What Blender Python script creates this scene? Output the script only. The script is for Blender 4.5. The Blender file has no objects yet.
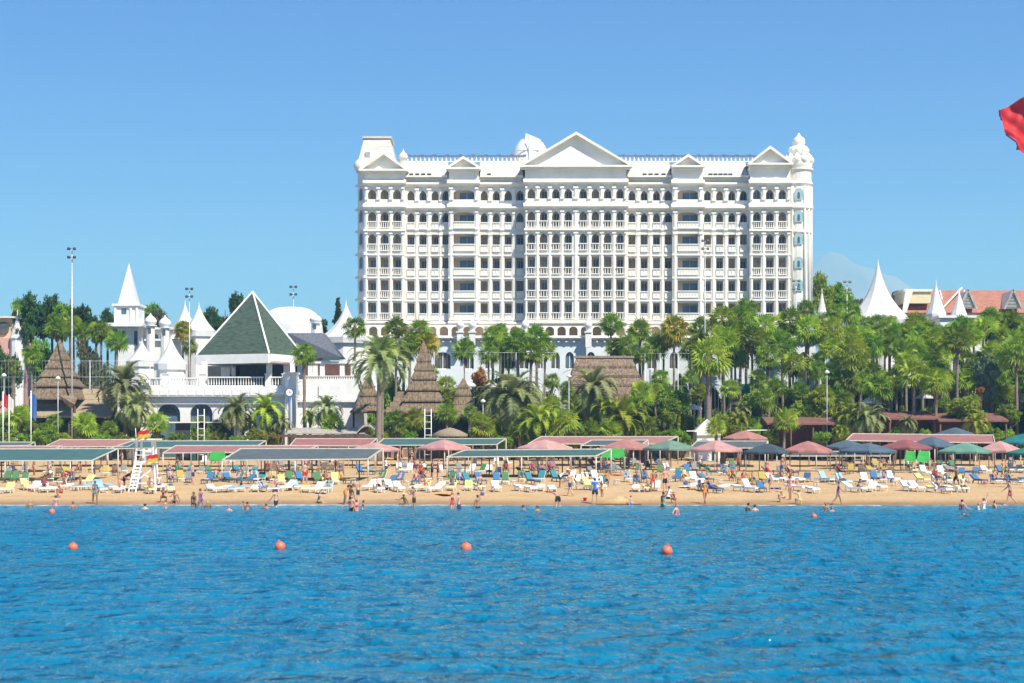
import bpy, bmesh, math, random
import numpy as np
from mathutils import Vector, Matrix
R = math.radians
F, CX, HY, H = 1706.67, 512.0, 437.0, 4.5      # focal length in pixels, horizon row, eye height
sc = bpy.context.scene
COL = sc.collection
rnd = random.Random(7)

# ------------------------------------------------------------------ helpers
def lerp_tab(tab, t):
    if t <= tab[0][0]: return tab[0][1]
    for (a, va), (b, vb) in zip(tab, tab[1:]):
        if t <= b: return va + (vb - va) * (t - a) / (b - a)
    return tab[-1][1]
GT = [(40, -4), (88, -2.2), (100, -1.4), (108, -.5), (113, 0), (116, .27), (121, .5), (130, .7), (140, .8), (160, 1.0), (205, 1.35),
      (222, 1.7), (232, 2.6), (245, 3.6), (260, 4), (400, 5), (2000, 8), (14000, 8)]
def gz(x, y):
    yy = y
    if y < 150: yy = y + .55 * math.sin(x / 11.0) + .3 * math.sin(x / 4.3 + 1)
    return lerp_tab(GT, yy)
def P(px, py, D): return Vector(((px - CX) / F * D, D, H + (HY - py) / F * D))
def PX(px, D): return (px - CX) / F * D
def PZ(py, D): return H + (HY - py) / F * D
def Dg(px, py):
    lo, hi = 60.0, 260.0
    for _ in range(40):
        m = (lo + hi) / 2
        g = max(0, gz(PX(px, m), m))
        if HY + (H - g) * F / m > py: lo = m
        else: hi = m
    return (lo + hi) / 2

class MB:
    def __init__(s): s.v = []; s.f = []; s.m = []; s.sm = []
    def add(s, vs, fs, mi=0, smooth=False):
        o = len(s.v); s.v += [tuple(v) for v in vs]
        for f in fs: s.f.append(tuple(i + o for i in f)); s.m.append(mi); s.sm.append(smooth)
    def box(s, x0, x1, y0, y1, z0, z1, mi=0):
        s.add([(x0,y0,z0),(x1,y0,z0),(x1,y1,z0),(x0,y1,z0),(x0,y0,z1),(x1,y0,z1),(x1,y1,z1),(x0,y1,z1)],
              [(3,2,1,0),(4,5,6,7),(0,1,5,4),(1,2,6,5),(2,3,7,6),(3,0,4,7)], mi)
    def obox(s, c, sx, sy, sz, M=None, mi=0):
        vs = [Vector((a*sx/2, b*sy/2, d*sz/2)) for d in (-1,1) for a, b in ((-1,-1),(1,-1),(1,1),(-1,1))]
        if M is not None: vs = [M @ v for v in vs]
        c = Vector(c)
        s.add([v + c for v in vs], [(3,2,1,0),(4,5,6,7),(0,1,5,4),(1,2,6,5),(2,3,7,6),(3,0,4,7)], mi)
    def bar(s, a, b, w, h=None, mi=0):
        a, b = Vector(a), Vector(b); d = b - a; L = d.length
        if L < 1e-5: return
        q = d.to_track_quat('Z', 'Y').to_matrix()
        s.obox((a + b) / 2, w, h or w, L, q, mi)
    def lathe(s, prof, c=(0,0,0), n=16, mi=0, smooth=True, rot=0, sx=1, sy=1):
        vs = []; fs = []
        for r, z in prof:
            for k in range(n):
                t = rot + 2*math.pi*k/n
                vs.append((c[0] + r*math.cos(t)*sx, c[1] + r*math.sin(t)*sy, c[2] + z))
        for i in range(len(prof) - 1):
            for k in range(n):
                a, b = i*n + k, i*n + (k+1) % n
                fs.append((a, b, b+n, a+n))
        s.add(vs, fs, mi, smooth)
        s.add([vs[k] for k in range(n)], [tuple(reversed(range(n)))], mi)
        s.add(vs[-n:], [tuple(range(n))], mi)
    def tube(s, pts, rad, n=6, mi=0, smooth=True):
        pts = [Vector(p) for p in pts]; vs = []; fs = []
        for i, p in enumerate(pts):
            d = (pts[min(i+1, len(pts)-1)] - pts[max(i-1, 0)]).normalized()
            u = d.orthogonal().normalized() if abs(d.z) < .9 else d.cross(Vector((0,1,0))).normalized()
            w = d.cross(u); r = rad[i] if isinstance(rad, (list, tuple)) else rad
            for k in range(n):
                t = 2*math.pi*k/n; vs.append(p + u*math.cos(t)*r + w*math.sin(t)*r)
        for i in range(len(pts) - 1):
            for k in range(n):
                a, b = i*n + k, i*n + (k+1) % n
                fs.append((a, b, b+n, a+n))
        fs.append(tuple(reversed(range(n)))); fs.append(tuple(range(len(vs)-n, len(vs))))
        s.add(vs, fs, mi, smooth)
    def prism(s, pts, y0, y1, mi=0):                 # XZ polygon (anticlockwise seen from -y) extruded along y
        n = len(pts)
        vs = [(x, y0, z) for x, z in pts] + [(x, y1, z) for x, z in pts]
        fs = [tuple(range(n)), tuple(reversed(range(n, 2*n)))] + [(i, i+n, (i+1) % n + n, (i+1) % n) for i in range(n)]
        s.add(vs, fs, mi)
    def xprism(s, pts, x0, x1, mi=0):                # YZ polygon extruded along x
        n = len(pts)
        vs = [(x0, y, z) for y, z in pts] + [(x1, y, z) for y, z in pts]
        fs = [tuple(range(n)), tuple(reversed(range(n, 2*n)))] + [(i, i+n, (i+1) % n + n, (i+1) % n) for i in range(n)]
        s.add(vs, fs, mi)
    def archfill(s, xc, hw, zs, zt, ztop, y0, y1, mi=0, n=10, lobes=False, face=True):
        # wall left over between an arch (springing zs, crown zt) and ztop
        pr = []
        for k in range(n + 1):
            t = math.pi * (1 - k / n); r = 1.0
            if lobes: r = 1 - .13*abs(math.sin(2.0*t)) if .3 < k/n < .7 or True else 1
            pr.append((xc + hw*math.cos(t)*r, zs + (zt - zs)*math.sin(t)*r))
        pr[0] = (xc - hw, zs); pr[-1] = (xc + hw, zs)
        for (xa, za), (xb, zb) in zip(pr, pr[1:]):
            vs = [(xa,y0,za),(xb,y0,zb),(xb,y0,ztop),(xa,y0,ztop),(xa,y1,za),(xb,y1,zb),(xb,y1,ztop),(xa,y1,ztop)]
            s.add(vs, [(0,1,2,3),(7,6,5,4),(0,4,5,1)], mi)
    def archpane(s, xc, hw, z0, zs, zt, y, mi=0, n=10):
        pr = [(xc - hw, z0), (xc + hw, z0)] + [(xc + hw*math.cos(math.pi*k/n), zs + (zt-zs)*math.sin(math.pi*k/n)) for k in range(n+1)]
        s.add([(x, y, z) for x, z in pr], [tuple(range(len(pr)))], mi)
    def mesh(s, name, mats, off=(0,0,0)):
        me = bpy.data.meshes.new(name)
        ox, oy, oz = off
        me.from_pydata([(x-ox, y-oy, z-oz) for x, y, z in s.v], [], s.f)
        for m in (mats if isinstance(mats, (list, tuple)) else [mats]): me.materials.append(m)
        me.polygons.foreach_set('material_index', s.m); me.polygons.foreach_set('use_smooth', s.sm)
        me.update(); return me
    def build(s, name, mats, parent=None, off=(0,0,0), loc=(0,0,0)):
        return link(name, s.mesh(name, mats, off), parent, loc)
def link(name, me, parent=None, loc=(0,0,0), rz=0):
    o = bpy.data.objects.new(name, me); COL.objects.link(o); o.location = loc; o.rotation_euler = (0,0,rz)
    if parent is not None: o.parent = parent
    return o
def tag(o, label=None, cat=None, group=None, kind=None):
    if label: o['label'] = label
    if cat: o['category'] = cat
    if group: o['group'] = group
    if kind: o['kind'] = kind
    return o
def thing(name, loc, label=None, cat=None, group=None, rz=0):
    o = bpy.data.objects.new(name, None); COL.objects.link(o); o.location = loc; o.rotation_euler = (0,0,rz)
    o.empty_display_size = .2
    return tag(o, label, cat, group)
KIDS = {}
def copy_tree(o, parent=None):
    c = o.copy(); COL.objects.link(c); c.parent = parent
    for k in ('label', 'group'):
        if parent is None and k in c: pass
    for ch in [x for x in o.children]: copy_tree(ch, c)
    return c

# labels written at the end, so that each can count its neighbours
PEND = []
ORD = ['first','second','third','fourth','fifth','sixth','seventh','eighth','ninth','tenth','eleventh','twelfth','thirteenth','fourteenth',
       'fifteenth','sixteenth','seventeenth','eighteenth','nineteenth','twentieth','twenty-first','twenty-second','twenty-third','twenty-fourth','twenty-fifth',
       'twenty-sixth','twenty-seventh','twenty-eighth','twenty-ninth','thirtieth']
LM_BEACH = [(146, 'lifeguard tower'), (368, 'grey shade roof'), (437, 'coral shade'), (597, 'long teal shade'), (670, 'sage parasol'),
            (768, 'navy parasol'), (866, 'steel blue parasol'), (965, 'fern green parasol')]
LM_TREE = [(60, 'tall thatched hut'), (252, 'green pyramid roof'), (424, 'thatched spire'), (604, 'thatched hall'), (712, 'thick-trunked palm'), (800, 'hotel turret'), (878, 'spired white tent'), (936, 'taller cone spire'), (960, 'shorter cone spire')]
def later(o, base, px, cat, group, lms=LM_BEACH):
    o['category'] = cat
    if group: o['group'] = group
    PEND.append((o, base, px, lms))
def write_labels():
    sets = {}
    for o, base, px, lms in PEND:
        if px < lms[0][0]: key = (base, 'left of the ' + lms[0][1], -1)
        else:
            n = [nm for x, nm in lms if x <= px][-1]; key = (base, 'right of the ' + n, 1)
        sets.setdefault(key, []).append((px, o))
    for (base, where, sgn), lst in sets.items():
        lst.sort(key=lambda t: t[0] * sgn)
        for i, (px, o) in enumerate(lst):
            if len(lst) == 1: o['label'] = f'{base}, {where}'
            else: o['label'] = f'{base}, {ORD[min(i, 29)]} such {where}'

# ------------------------------------------------------------------ materials
MT = {}
def mat(name, col, rough=.7, var=.12, scale=3.0, bump=0, bscale=20, stretch=(1,1,1), col2=None, rand=0, metal=0, transl=0, spec=.5, detail=4, sheen=0):
    if name in MT: return MT[name]
    m = bpy.data.materials.new(name); m.use_nodes = True
    nt = m.node_tree; N = nt.nodes; L = nt.links
    b = N['Principled BSDF']; b.inputs['Roughness'].default_value = rough; b.inputs['Metallic'].default_value = metal
    b.inputs['Specular IOR Level'].default_value = spec
    tc = N.new('ShaderNodeTexCoord'); mp = N.new('ShaderNodeMapping'); mp.inputs['Scale'].default_value = stretch
    L.new(tc.outputs['Object'], mp.inputs['Vector'])
    nz = N.new('ShaderNodeTexNoise'); nz.inputs['Scale'].default_value = scale; nz.inputs['Detail'].default_value = detail
    L.new(mp.outputs['Vector'], nz.inputs['Vector'])
    cr = N.new('ShaderNodeValToRGB')
    c2 = col2 or tuple(min(1, c * (1 + var)) for c in col); c1 = col if col2 else tuple(c * (1 - var) for c in col)
    cr.color_ramp.elements[0].position = .35; cr.color_ramp.elements[1].position = .65
    cr.color_ramp.elements[0].color = (*c1, 1); cr.color_ramp.elements[1].color = (*c2, 1)
    L.new(nz.outputs['Fac'], cr.inputs['Fac'])
    out = cr.outputs['Color']
    if rand:
        oi = N.new('ShaderNodeObjectInfo'); mr = N.new('ShaderNodeMapRange')
        mr.inputs['To Min'].default_value = 1 - rand; mr.inputs['To Max'].default_value = 1 + rand
        L.new(oi.outputs['Random'], mr.inputs['Value'])
        hs = N.new('ShaderNodeHueSaturation'); L.new(out, hs.inputs['Color']); L.new(mr.outputs['Result'], hs.inputs['Value'])
        mr2 = N.new('ShaderNodeMapRange'); mr2.inputs['To Min'].default_value = .5 - rand*.06; mr2.inputs['To Max'].default_value = .5 + rand*.05
        L.new(oi.outputs['Random'], mr2.inputs['Value']); L.new(mr2.outputs['Result'], hs.inputs['Hue'])
        out = hs.outputs['Color']
    L.new(out, b.inputs['Base Color'])
    if bump:
        n2 = N.new('ShaderNodeTexNoise'); n2.inputs['Scale'].default_value = bscale; n2.inputs['Detail'].default_value = 3
        L.new(mp.outputs['Vector'], n2.inputs['Vector'])
        bp = N.new('ShaderNodeBump'); bp.inputs['Strength'].default_value = bump; bp.inputs['Distance'].default_value = .05
        L.new(n2.outputs['Fac'], bp.inputs['Height']); L.new(bp.outputs['Normal'], b.inputs['Normal'])
    if transl:
        tr = N.new('ShaderNodeBsdfTranslucent'); L.new(out, tr.inputs['Color'])
        mx = N.new('ShaderNodeMixShader'); mx.inputs['Fac'].default_value = transl
        L.new(b.outputs['BSDF'], mx.inputs[1]); L.new(tr.outputs['BSDF'], mx.inputs[2])
        L.new(mx.outputs['Shader'], N['Material Output'].inputs['Surface'])
    MT[name] = m; return m

white = mat('white_render', (.79,.75,.675), .75, .085, .35, bump=.15, bscale=4)
white2 = mat('white_paint', (.78,.77,.75), .6, .05, 1.5)
cream = mat('cream_render', (.74,.70,.62), .8, .06, .6)
shade_white = mat('shade_tinted_render', (.68,.73,.76), .8, .05, .5)  # white wall with the overhang's bluish shade put into its colour
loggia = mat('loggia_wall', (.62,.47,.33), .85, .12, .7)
glass = mat('dark_glass', (.10,.095,.09), .3, .3, .9, spec=.4)
glass2 = mat('blue_glass', (.10,.145,.19), .25, .3, .6, spec=.5)
curtain = mat('curtain_cloth', (.34,.29,.23), .9, .2, 2)
shutter = mat('pale_green_panel', (.34,.50,.50), .5, .1, 2)
navy = mat('navy_metal', (.11,.14,.23), .5)
darkm = mat('dark_metal', (.03,.03,.033), .5)
grey = mat('grey_metal', (.42,.43,.44), .45, metal=.3)
galv = mat('galvanised_steel', (.55,.57,.58), .4, metal=.2)
greyroof = mat('slate_roof', (.09,.10,.13), .7, .25, 4)
greentile = mat('green_tile', (.055,.085,.06), .9, .35, 1.2, stretch=(1,1,6), bump=.6, bscale=6)
redtile = mat('red_tile', (.37,.155,.105), .8, .22, 1.5, stretch=(1,1,5), bump=.5, bscale=5)
whitetile = mat('white_tile', (.55,.51,.46), .8, .14, 1.2, stretch=(.4,1,6), bump=.5, bscale=5)
thatch = mat('thatch', (.11,.075,.045), .95, .4, 2.2, stretch=(2.2,2.2,.2), bump=1.0, bscale=8, col2=(.27,.20,.13))
thatch_brown = mat('thatch_brown', (.12,.08,.055), .95, .4, 2.2, stretch=(2.2,2.2,.25), bump=1.0, bscale=8, col2=(.31,.22,.15))
thatch_pale = mat('straw_pale', (.30,.235,.17), .95, .3, 3, stretch=(4,4,.5), bump=.8, bscale=8)
wood = mat('brown_wood', (.11,.06,.035), .8, .3, 3, stretch=(1,1,.2))
woodlt = mat('grey_wood', (.36,.33,.29), .8, .2, 3, stretch=(1,1,.2))
redwood = mat('dark_red_paint', (.11,.045,.035), .7, .2, 1.5)
stone = mat('beige_stone', (.42,.34,.26), .85, .2, 1.6, bump=.4, bscale=6)
redcloth = mat('red_cloth', (.62,.03,.035), .7, .1, 2, transl=.25)
shadow_in = mat('dim_interior', (.05,.05,.06), .9)  # near-black: the shade of interiors put into the colour
def cloth(name, c, transl=.12, scale=1.2): return mat(name, c, .85, .13, scale, transl=transl, rand=.08)
teal = cloth('teal_net', (.055,.135,.13)); gblue = cloth('grey_blue_net', (.095,.12,.125)); pink = cloth('faded_red_net', (.38,.17,.15))
tentw = mat('tent_fabric', (.74,.74,.73), .6, .03, 1, transl=.12)

def leafmat(name, c, c2, rand=.28, tr=.33):
    return mat(name, c, .6, .2, .9, col2=c2, rand=rand, transl=tr, spec=.3)
fan_leaf = leafmat('fan_palm_leaf', (.10,.20,.016), (.33,.45,.04))
fan_yellow = leafmat('fan_palm_leaf_light', (.20,.31,.022), (.46,.54,.05))
date_leaf = leafmat('feather_palm_leaf', (.20,.26,.09), (.42,.44,.18))
dark_leaf = leafmat('dark_conifer_leaf', (.028,.075,.018), (.085,.16,.035))
bush_leaf = leafmat('shrub_leaf', (.11,.24,.018), (.32,.46,.04))
lime_leaf = leafmat('lime_leaf', (.22,.30,.025), (.38,.44,.055))
grey_leaf = leafmat('grey_green_leaf', (.10,.145,.085), (.19,.24,.14))
olive_leaf = leafmat('olive_brown_leaf', (.12,.13,.045), (.22,.22,.09))
dead_leaf = mat('dead_frond', (.22,.14,.07), .9, .3, 1, transl=.2, rand=.15)
orange_leaf = mat('yellowing_frond', (.50,.28,.03), .8, .25, 1, transl=.3, rand=.1, col2=(.62,.42,.05))
flower = mat('orange_flowers', (.40,.16,.03), .8, .3, 2, transl=.2)
bark = mat('palm_bark', (.17,.13,.10), .95, .35, 3, stretch=(1,1,5), bump=1.0, bscale=8, col2=(.31,.25,.20))
bark2 = mat('tree_bark', (.14,.10,.075), .95, .3, 3, bump=.8)
# ------------------------------------------------------------------ setting: ground, beach, water, mountain, haze
def sheet(name, xs, ys, zf, m):
    xs = np.array(xs); ys = np.array(ys); nx, ny = len(xs), len(ys)
    X, Y = np.meshgrid(xs, ys); Z = zf(X, Y)
    co = np.stack([X, Y, Z], -1).reshape(-1, 3).astype('f4')
    i = np.arange(nx * (ny-1)).reshape(ny-1, nx)[:, :-1].ravel()
    q = np.stack([i, i+1, i+1+nx, i+nx], -1).astype('i4')
    me = bpy.data.meshes.new(name); me.vertices.add(len(co)); me.vertices.foreach_set('co', co.ravel())
    me.loops.add(q.size); me.loops.foreach_set('vertex_index', q.ravel())
    me.polygons.add(len(q)); me.polygons.foreach_set('loop_start', np.arange(0, q.size, 4, dtype='i4'))
    me.polygons.foreach_set('use_smooth', np.ones(len(q), bool))
    me.update(calc_edges=True); me.validate(); me.materials.append(m)
    o = link(name, me); o['kind'] = 'structure'; return o
def gzv(X, Y):
    YY = np.where(Y < 150, Y + .55*np.sin(X/11.0) + .3*np.sin(X/4.3 + 1), Y)
    return np.interp(YY, [a for a, b in GT], [b for a, b in GT])
def stretch(a, b, step, far, g=1.25):
    c = list(np.arange(a, b, step)); s = step; v = c[-1]
    while v < far: s *= g; v += s; c.append(v)
    s = step; v = c[0]; pre = []
    while v > -far: s *= g; v -= s; pre.append(v)
    return np.array(pre[::-1] + c)

# ground: soil and lawn
m = mat('garden_soil', (.10,.10,.04), .95, .3, .15, col2=(.20,.17,.10), bump=.5, bscale=3)
xs = stretch(-60, 60, 6, 9000, 1.5)
ys = np.array([-300, 0, 40, 70, 88, 100, 108, 113, 130, 160, 205, 222, 227, 232, 238, 245, 260, 300, 400, 700, 1200, 2000, 4000, 8000, 12000])
sheet('ground', xs, ys, lambda X, Y: np.where(Y < 224, gzv(X, Y) - .25, gzv(X, Y)), m)

# beach: sand
m = bpy.data.materials.new('sand'); m.use_nodes = True; nt = m.node_tree; N = nt.nodes; L = nt.links
b = N['Principled BSDF']; b.inputs['Roughness'].default_value = .95; b.inputs['Specular IOR Level'].default_value = .2
g = N.new('ShaderNodeNewGeometry'); sx = N.new('ShaderNodeSeparateXYZ'); L.new(g.outputs['Position'], sx.inputs['Vector'])
n1 = N.new('ShaderNodeTexNoise'); n1.inputs['Scale'].default_value = .35; n1.inputs['Detail'].default_value = 6; L.new(g.outputs['Position'], n1.inputs['Vector'])
n2 = N.new('ShaderNodeTexNoise'); n2.inputs['Scale'].default_value = 3.5; n2.inputs['Detail'].default_value = 5; L.new(g.outputs['Position'], n2.inputs['Vector'])
cr = N.new('ShaderNodeValToRGB'); cr.color_ramp.elements[0].color = (.44,.285,.135,1); cr.color_ramp.elements[1].color = (.62,.43,.235,1)
cr.color_ramp.elements[0].position = .3; cr.color_ramp.elements[1].position = .7
mixn = N.new('ShaderNodeMath'); mixn.operation = 'MULTIPLY_ADD'; mixn.inputs[1].default_value = .5; mixn.inputs[2].default_value = 0
ad = N.new('ShaderNodeMath'); ad.operation = 'ADD'; L.new(n1.outputs['Fac'], ad.inputs[0]); L.new(n2.outputs['Fac'], ad.inputs[1]); L.new(ad.outputs[0], mixn.inputs[0])
L.new(mixn.outputs[0], cr.inputs['Fac'])
# wet band near the water line (height + noise)
w = N.new('ShaderNodeMath'); w.operation = 'MULTIPLY_ADD'; L.new(n1.outputs['Fac'], w.inputs[0]); w.inputs[1].default_value = -.35; L.new(sx.outputs['Z'], w.inputs[2])
wr = N.new('ShaderNodeMapRange'); wr.inputs['From Min'].default_value = -.12; wr.inputs['From Max'].default_value = .12; L.new(w.outputs[0], wr.inputs['Value'])
wm = N.new('ShaderNodeMix'); wm.data_type = 'RGBA'; L.new(wr.outputs['Result'], wm.inputs['Factor'])
wm.inputs['A'].default_value = (.32,.185,.08,1); L.new(cr.outputs['Color'], wm.inputs['B']); L.new(wm.outputs['Result'], b.inputs['Base Color'])
rr = N.new('ShaderNodeMapRange'); rr.inputs['To Min'].default_value = .35; rr.inputs['To Max'].default_value = .95; L.new(wr.outputs['Result'], rr.inputs['Value']); L.new(rr.outputs['Result'], b.inputs['Roughness'])
bp = N.new('ShaderNodeBump'); bp.inputs['Strength'].default_value = .9; bp.inputs['Distance'].default_value = .12
L.new(n2.outputs['Fac'], bp.inputs['Height']); L.new(bp.outputs['Normal'], b.inputs['Normal'])
def sandz(X, Y):
    z = gzv(X, Y)
    return z + .035*np.sin(X*1.7 + np.sin(Y*.9)*2)*np.sin(Y*1.3 + np.cos(X*.6)*2)*(Y > 116)
xb = stretch(-50, 50, .5, 1500, 1.5); yb = np.concatenate([np.arange(84, 150, .5), np.arange(150, 225.1, 1.5)])
sheet('beach', xb, yb, sandz, m)

# water
m = bpy.data.materials.new('sea_water'); m.use_nodes = True; nt = m.node_tree; N = nt.nodes; L = nt.links
b = N['Principled BSDF']; b.inputs['Roughness'].default_value = .10; b.inputs['IOR'].default_value = 1.333; b.inputs['Specular Tint'].default_value = (.5,.84,1,1)
g = N.new('ShaderNodeNewGeometry'); sx = N.new('ShaderNodeSeparateXYZ'); L.new(g.outputs['Position'], sx.inputs['Vector'])
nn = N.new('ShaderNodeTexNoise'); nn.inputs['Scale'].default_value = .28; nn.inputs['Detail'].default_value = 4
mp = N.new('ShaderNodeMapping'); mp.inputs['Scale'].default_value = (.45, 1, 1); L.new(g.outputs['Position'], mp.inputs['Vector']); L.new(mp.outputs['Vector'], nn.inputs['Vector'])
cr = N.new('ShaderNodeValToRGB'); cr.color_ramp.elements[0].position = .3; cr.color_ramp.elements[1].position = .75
cr.color_ramp.elements[0].color = (.0, .095, .20, 1); cr.color_ramp.elements[1].color = (.01, .225, .37, 1)  # light and dark wave patches painted into the body colour
zr_ = N.new('ShaderNodeMapRange'); zr_.inputs['From Min'].default_value = -.20; zr_.inputs['From Max'].default_value = .2; L.new(sx.outputs['Z'], zr_.inputs['Value'])  # height lightens the crests: highlights put into the colour
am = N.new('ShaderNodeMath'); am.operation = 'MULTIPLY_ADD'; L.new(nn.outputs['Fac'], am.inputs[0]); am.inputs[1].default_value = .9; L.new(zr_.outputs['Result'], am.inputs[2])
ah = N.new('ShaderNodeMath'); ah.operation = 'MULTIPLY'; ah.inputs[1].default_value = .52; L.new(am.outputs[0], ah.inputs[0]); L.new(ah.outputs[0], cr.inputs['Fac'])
b.inputs['Specular IOR Level'].default_value = .36
mr = N.new('ShaderNodeMapRange'); mr.inputs['From Min'].default_value = 99; mr.inputs['From Max'].default_value = 114; L.new(sx.outputs['Y'], mr.inputs['Value'])
mm = N.new('ShaderNodeMix'); mm.data_type = 'RGBA'; L.new(mr.outputs['Result'], mm.inputs['Factor']); L.new(cr.outputs['Color'], mm.inputs['A']); mm.inputs['B'].default_value = (.07,.27,.38,1)
# thin foam line that follows the shore
sy_ = N.new('ShaderNodeTexNoise'); sy_.inputs['Scale'].default_value = .8; sy_.inputs['Detail'].default_value = 6; L.new(g.outputs['Position'], sy_.inputs['Vector'])
fa = N.new('ShaderNodeMath'); fa.operation = 'MULTIPLY_ADD'; L.new(sy_.outputs['Fac'], fa.inputs[0]); fa.inputs[1].default_value = 4.2; L.new(sx.outputs['Y'], fa.inputs[2])
fr = N.new('ShaderNodeMapRange'); fr.inputs['From Min'].default_value = 114.2; fr.inputs['From Max'].default_value = 114.7; fr.clamp = True; L.new(fa.outputs[0], fr.inputs['Value'])
m2 = N.new('ShaderNodeMix'); m2.data_type = 'RGBA'; L.new(fr.outputs['Result'], m2.inputs['Factor']); L.new(mm.outputs['Result'], m2.inputs['A']); m2.inputs['B'].default_value = (.62,.66,.66,1)
nb = N.new('ShaderNodeTexNoise'); nb.inputs['Scale'].default_value = .72; nb.inputs['Detail'].default_value = 3.5; nb.inputs['Roughness'].default_value = .5
mp2 = N.new('ShaderNodeMapping'); mp2.inputs['Scale'].default_value = (1.5, 1.0, 1); L.new(g.outputs['Position'], mp2.inputs['Vector']); L.new(mp2.outputs['Vector'], nb.inputs['Vector'])
bp = N.new('ShaderNodeBump'); bp.inputs['Strength'].default_value = 1; bp.inputs['Distance'].default_value = 1.15; L.new(nb.outputs['Fac'], bp.inputs['Height'])
df = N.new('ShaderNodeBsdfDiffuse'); gl = N.new('ShaderNodeBsdfGlossy'); gl.inputs['Roughness'].default_value = .16; gl.inputs['Color'].default_value = (.72,.97,1,1)  # gloss colour tints every reflection bluish
frn = N.new('ShaderNodeFresnel'); frn.inputs['IOR'].default_value = 1.333; mxs = N.new('ShaderNodeMixShader')
for q_ in (df, gl, frn): L.new(bp.outputs['Normal'], q_.inputs['Normal'])
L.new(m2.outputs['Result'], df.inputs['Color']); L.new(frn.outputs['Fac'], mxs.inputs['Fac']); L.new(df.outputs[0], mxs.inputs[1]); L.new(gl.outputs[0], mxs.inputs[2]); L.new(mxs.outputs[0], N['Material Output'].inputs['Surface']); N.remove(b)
rs = np.random.RandomState(3); WV = []
for k in range(60):
    lam = .62 * (2.4 / .62) ** rs.rand(); th = rs.normal(math.pi/2 + .15, .6)
    WV.append((2*math.pi/lam*math.cos(th), 2*math.pi/lam*math.sin(th), .0040*lam**.95, rs.rand()*6.28))
def waterz(X, Y):
    Z = np.zeros_like(X)
    for kx, ky, a, p in WV:
        ph = kx*X + ky*Y + p; Z += a*(np.sin(ph) + .25*np.sin(2*ph + .6))
    patch = .85 + .2*np.sin(X*.11 + 2*np.sin(Y*.05)) * np.sin(Y*.13 + X*.03)
    fade = np.clip((118 - Y)/22, .22, 1) * np.clip(1 - (np.maximum(np.abs(X) - 60, 0) + np.maximum(20 - Y, 0))/80, 0, 1)
    return Z*patch*fade
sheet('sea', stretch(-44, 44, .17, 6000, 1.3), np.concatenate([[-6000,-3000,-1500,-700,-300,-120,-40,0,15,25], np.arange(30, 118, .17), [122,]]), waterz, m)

# mountain far behind
m = mat('bare_rock', (.24,.22,.20), .95, .25, .002, bump=0)
ridge = [(-6000,150),(-3500,380),(-1500,230),(-200,520),(600,600),(1100,760),(1350,880),(1620,1010),(1760,1035),(1880,985),(2000,930),(2150,880),(2300,800),(2500,740),(3000,690),(4500,500),(7500,200)]
rs = np.random.RandomState(5); PH = rs.rand(10)*6
def mz(X, Y):
    h = np.interp(X, [a for a, b in ridge], [b for a, b in ridge])
    t = 1 - np.abs((Y - 9600)/1600)
    n = sum(np.sin(X*.004*1.7**i + PH[i] + Y*.003*1.6**i)/1.6**i for i in range(6))
    return np.clip(t, 0, 1)**.9*h*(1 + .05*n) - 5
sheet('mountain', np.arange(-6000, 7600, 60), np.arange(8000, 11201, 100), mz, m)

hz = MB(); hz.box(-10500, 10500, -7000, 12600, -6, 1250)
hm = bpy.data.materials.new('haze_air'); hm.use_nodes = True; nt = hm.node_tree
nt.nodes.remove(nt.nodes['Principled BSDF']); pv = nt.nodes.new('ShaderNodeVolumePrincipled')
pv.inputs['Color'].default_value = (.28,.60,1,1); pv.inputs['Absorption Color'].default_value = (.2,.5,1,1); pv.inputs['Density'].default_value = 1.9e-4; pv.inputs['Anisotropy'].default_value = 0
nt.links.new(pv.outputs['Volume'], nt.nodes['Material Output'].inputs['Volume'])
USE_HAZE = True
if USE_HAZE:
    o = hz.build('haze', hm); o['kind'] = 'stuff'
# ------------------------------------------------------------------ the hotel
HD = 250.0
def hx(px): return PX(px, HD)
def hzz(py): return PZ(py, HD)
hotel = thing('hotel', (hx(585), HD, gz(0, HD)), 'huge white ornate hotel with pediments and rows of balconies above the palms', 'hotel')
HO = hotel.location.copy()
def hb(mb, name, mats, parent=None): return mb.build(name, mats, parent or hotel, HO if parent is None else (0,0,0))
YR, YT, YS, YC = 250.0, 248.7, 248.9, 247.9
DEPTH = 17
rows = [(190.2, 200.4), (212.6, 222.4), (234.6, 244.8), (258.0, 268.6), (280.9, 291.3), (303.2, 313.4)]
BAL = 7.2
sections = [('T', 365.5, 405, YT, [372.7,385.2,397.6], 8.3), ('R', 405, 449, YR, [410.9,422.9,435.1,446.0], 7.4), ('S', 449, 478.5, YS, [464.2], 21),
            ('R', 478.5, 525, YR, [484.2,496.2,508.2,519.9], 7.4), ('C', 525, 625.5, YC, [531.2,543.4,555.6,567.8,582.6,594.8,607,619.2], 7.8),
            ('R', 625.5, 672, YR, [632,644.2,656.6,668.2], 7.4), ('S', 672, 702, YS, [687.3], 21), ('R', 702, 749, YR, [707.6,719.8,732,743.6], 7.4),
            ('T', 749, 789, YT, [755.8,768.7,781.2], 8.3)]
ZB = gz(0, HD)                       # ground
Z_roofline = {'T': 171, 'R': 177, 'S': 169.2, 'C': 168.2}
def cornice(mb, x0, x1, yp, zb, zt, proj, end=.25):
    h = zt - zb
    mb.xprism([(yp + .15, zb), (yp + .15, zt), (yp - .1, zt), (yp - proj, zt - h*.42), (yp - proj, zt - h*.62), (yp - proj*.55, zb + h*.2), (yp - proj*.3, zb)], x0 - end, x1 + end)
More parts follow.
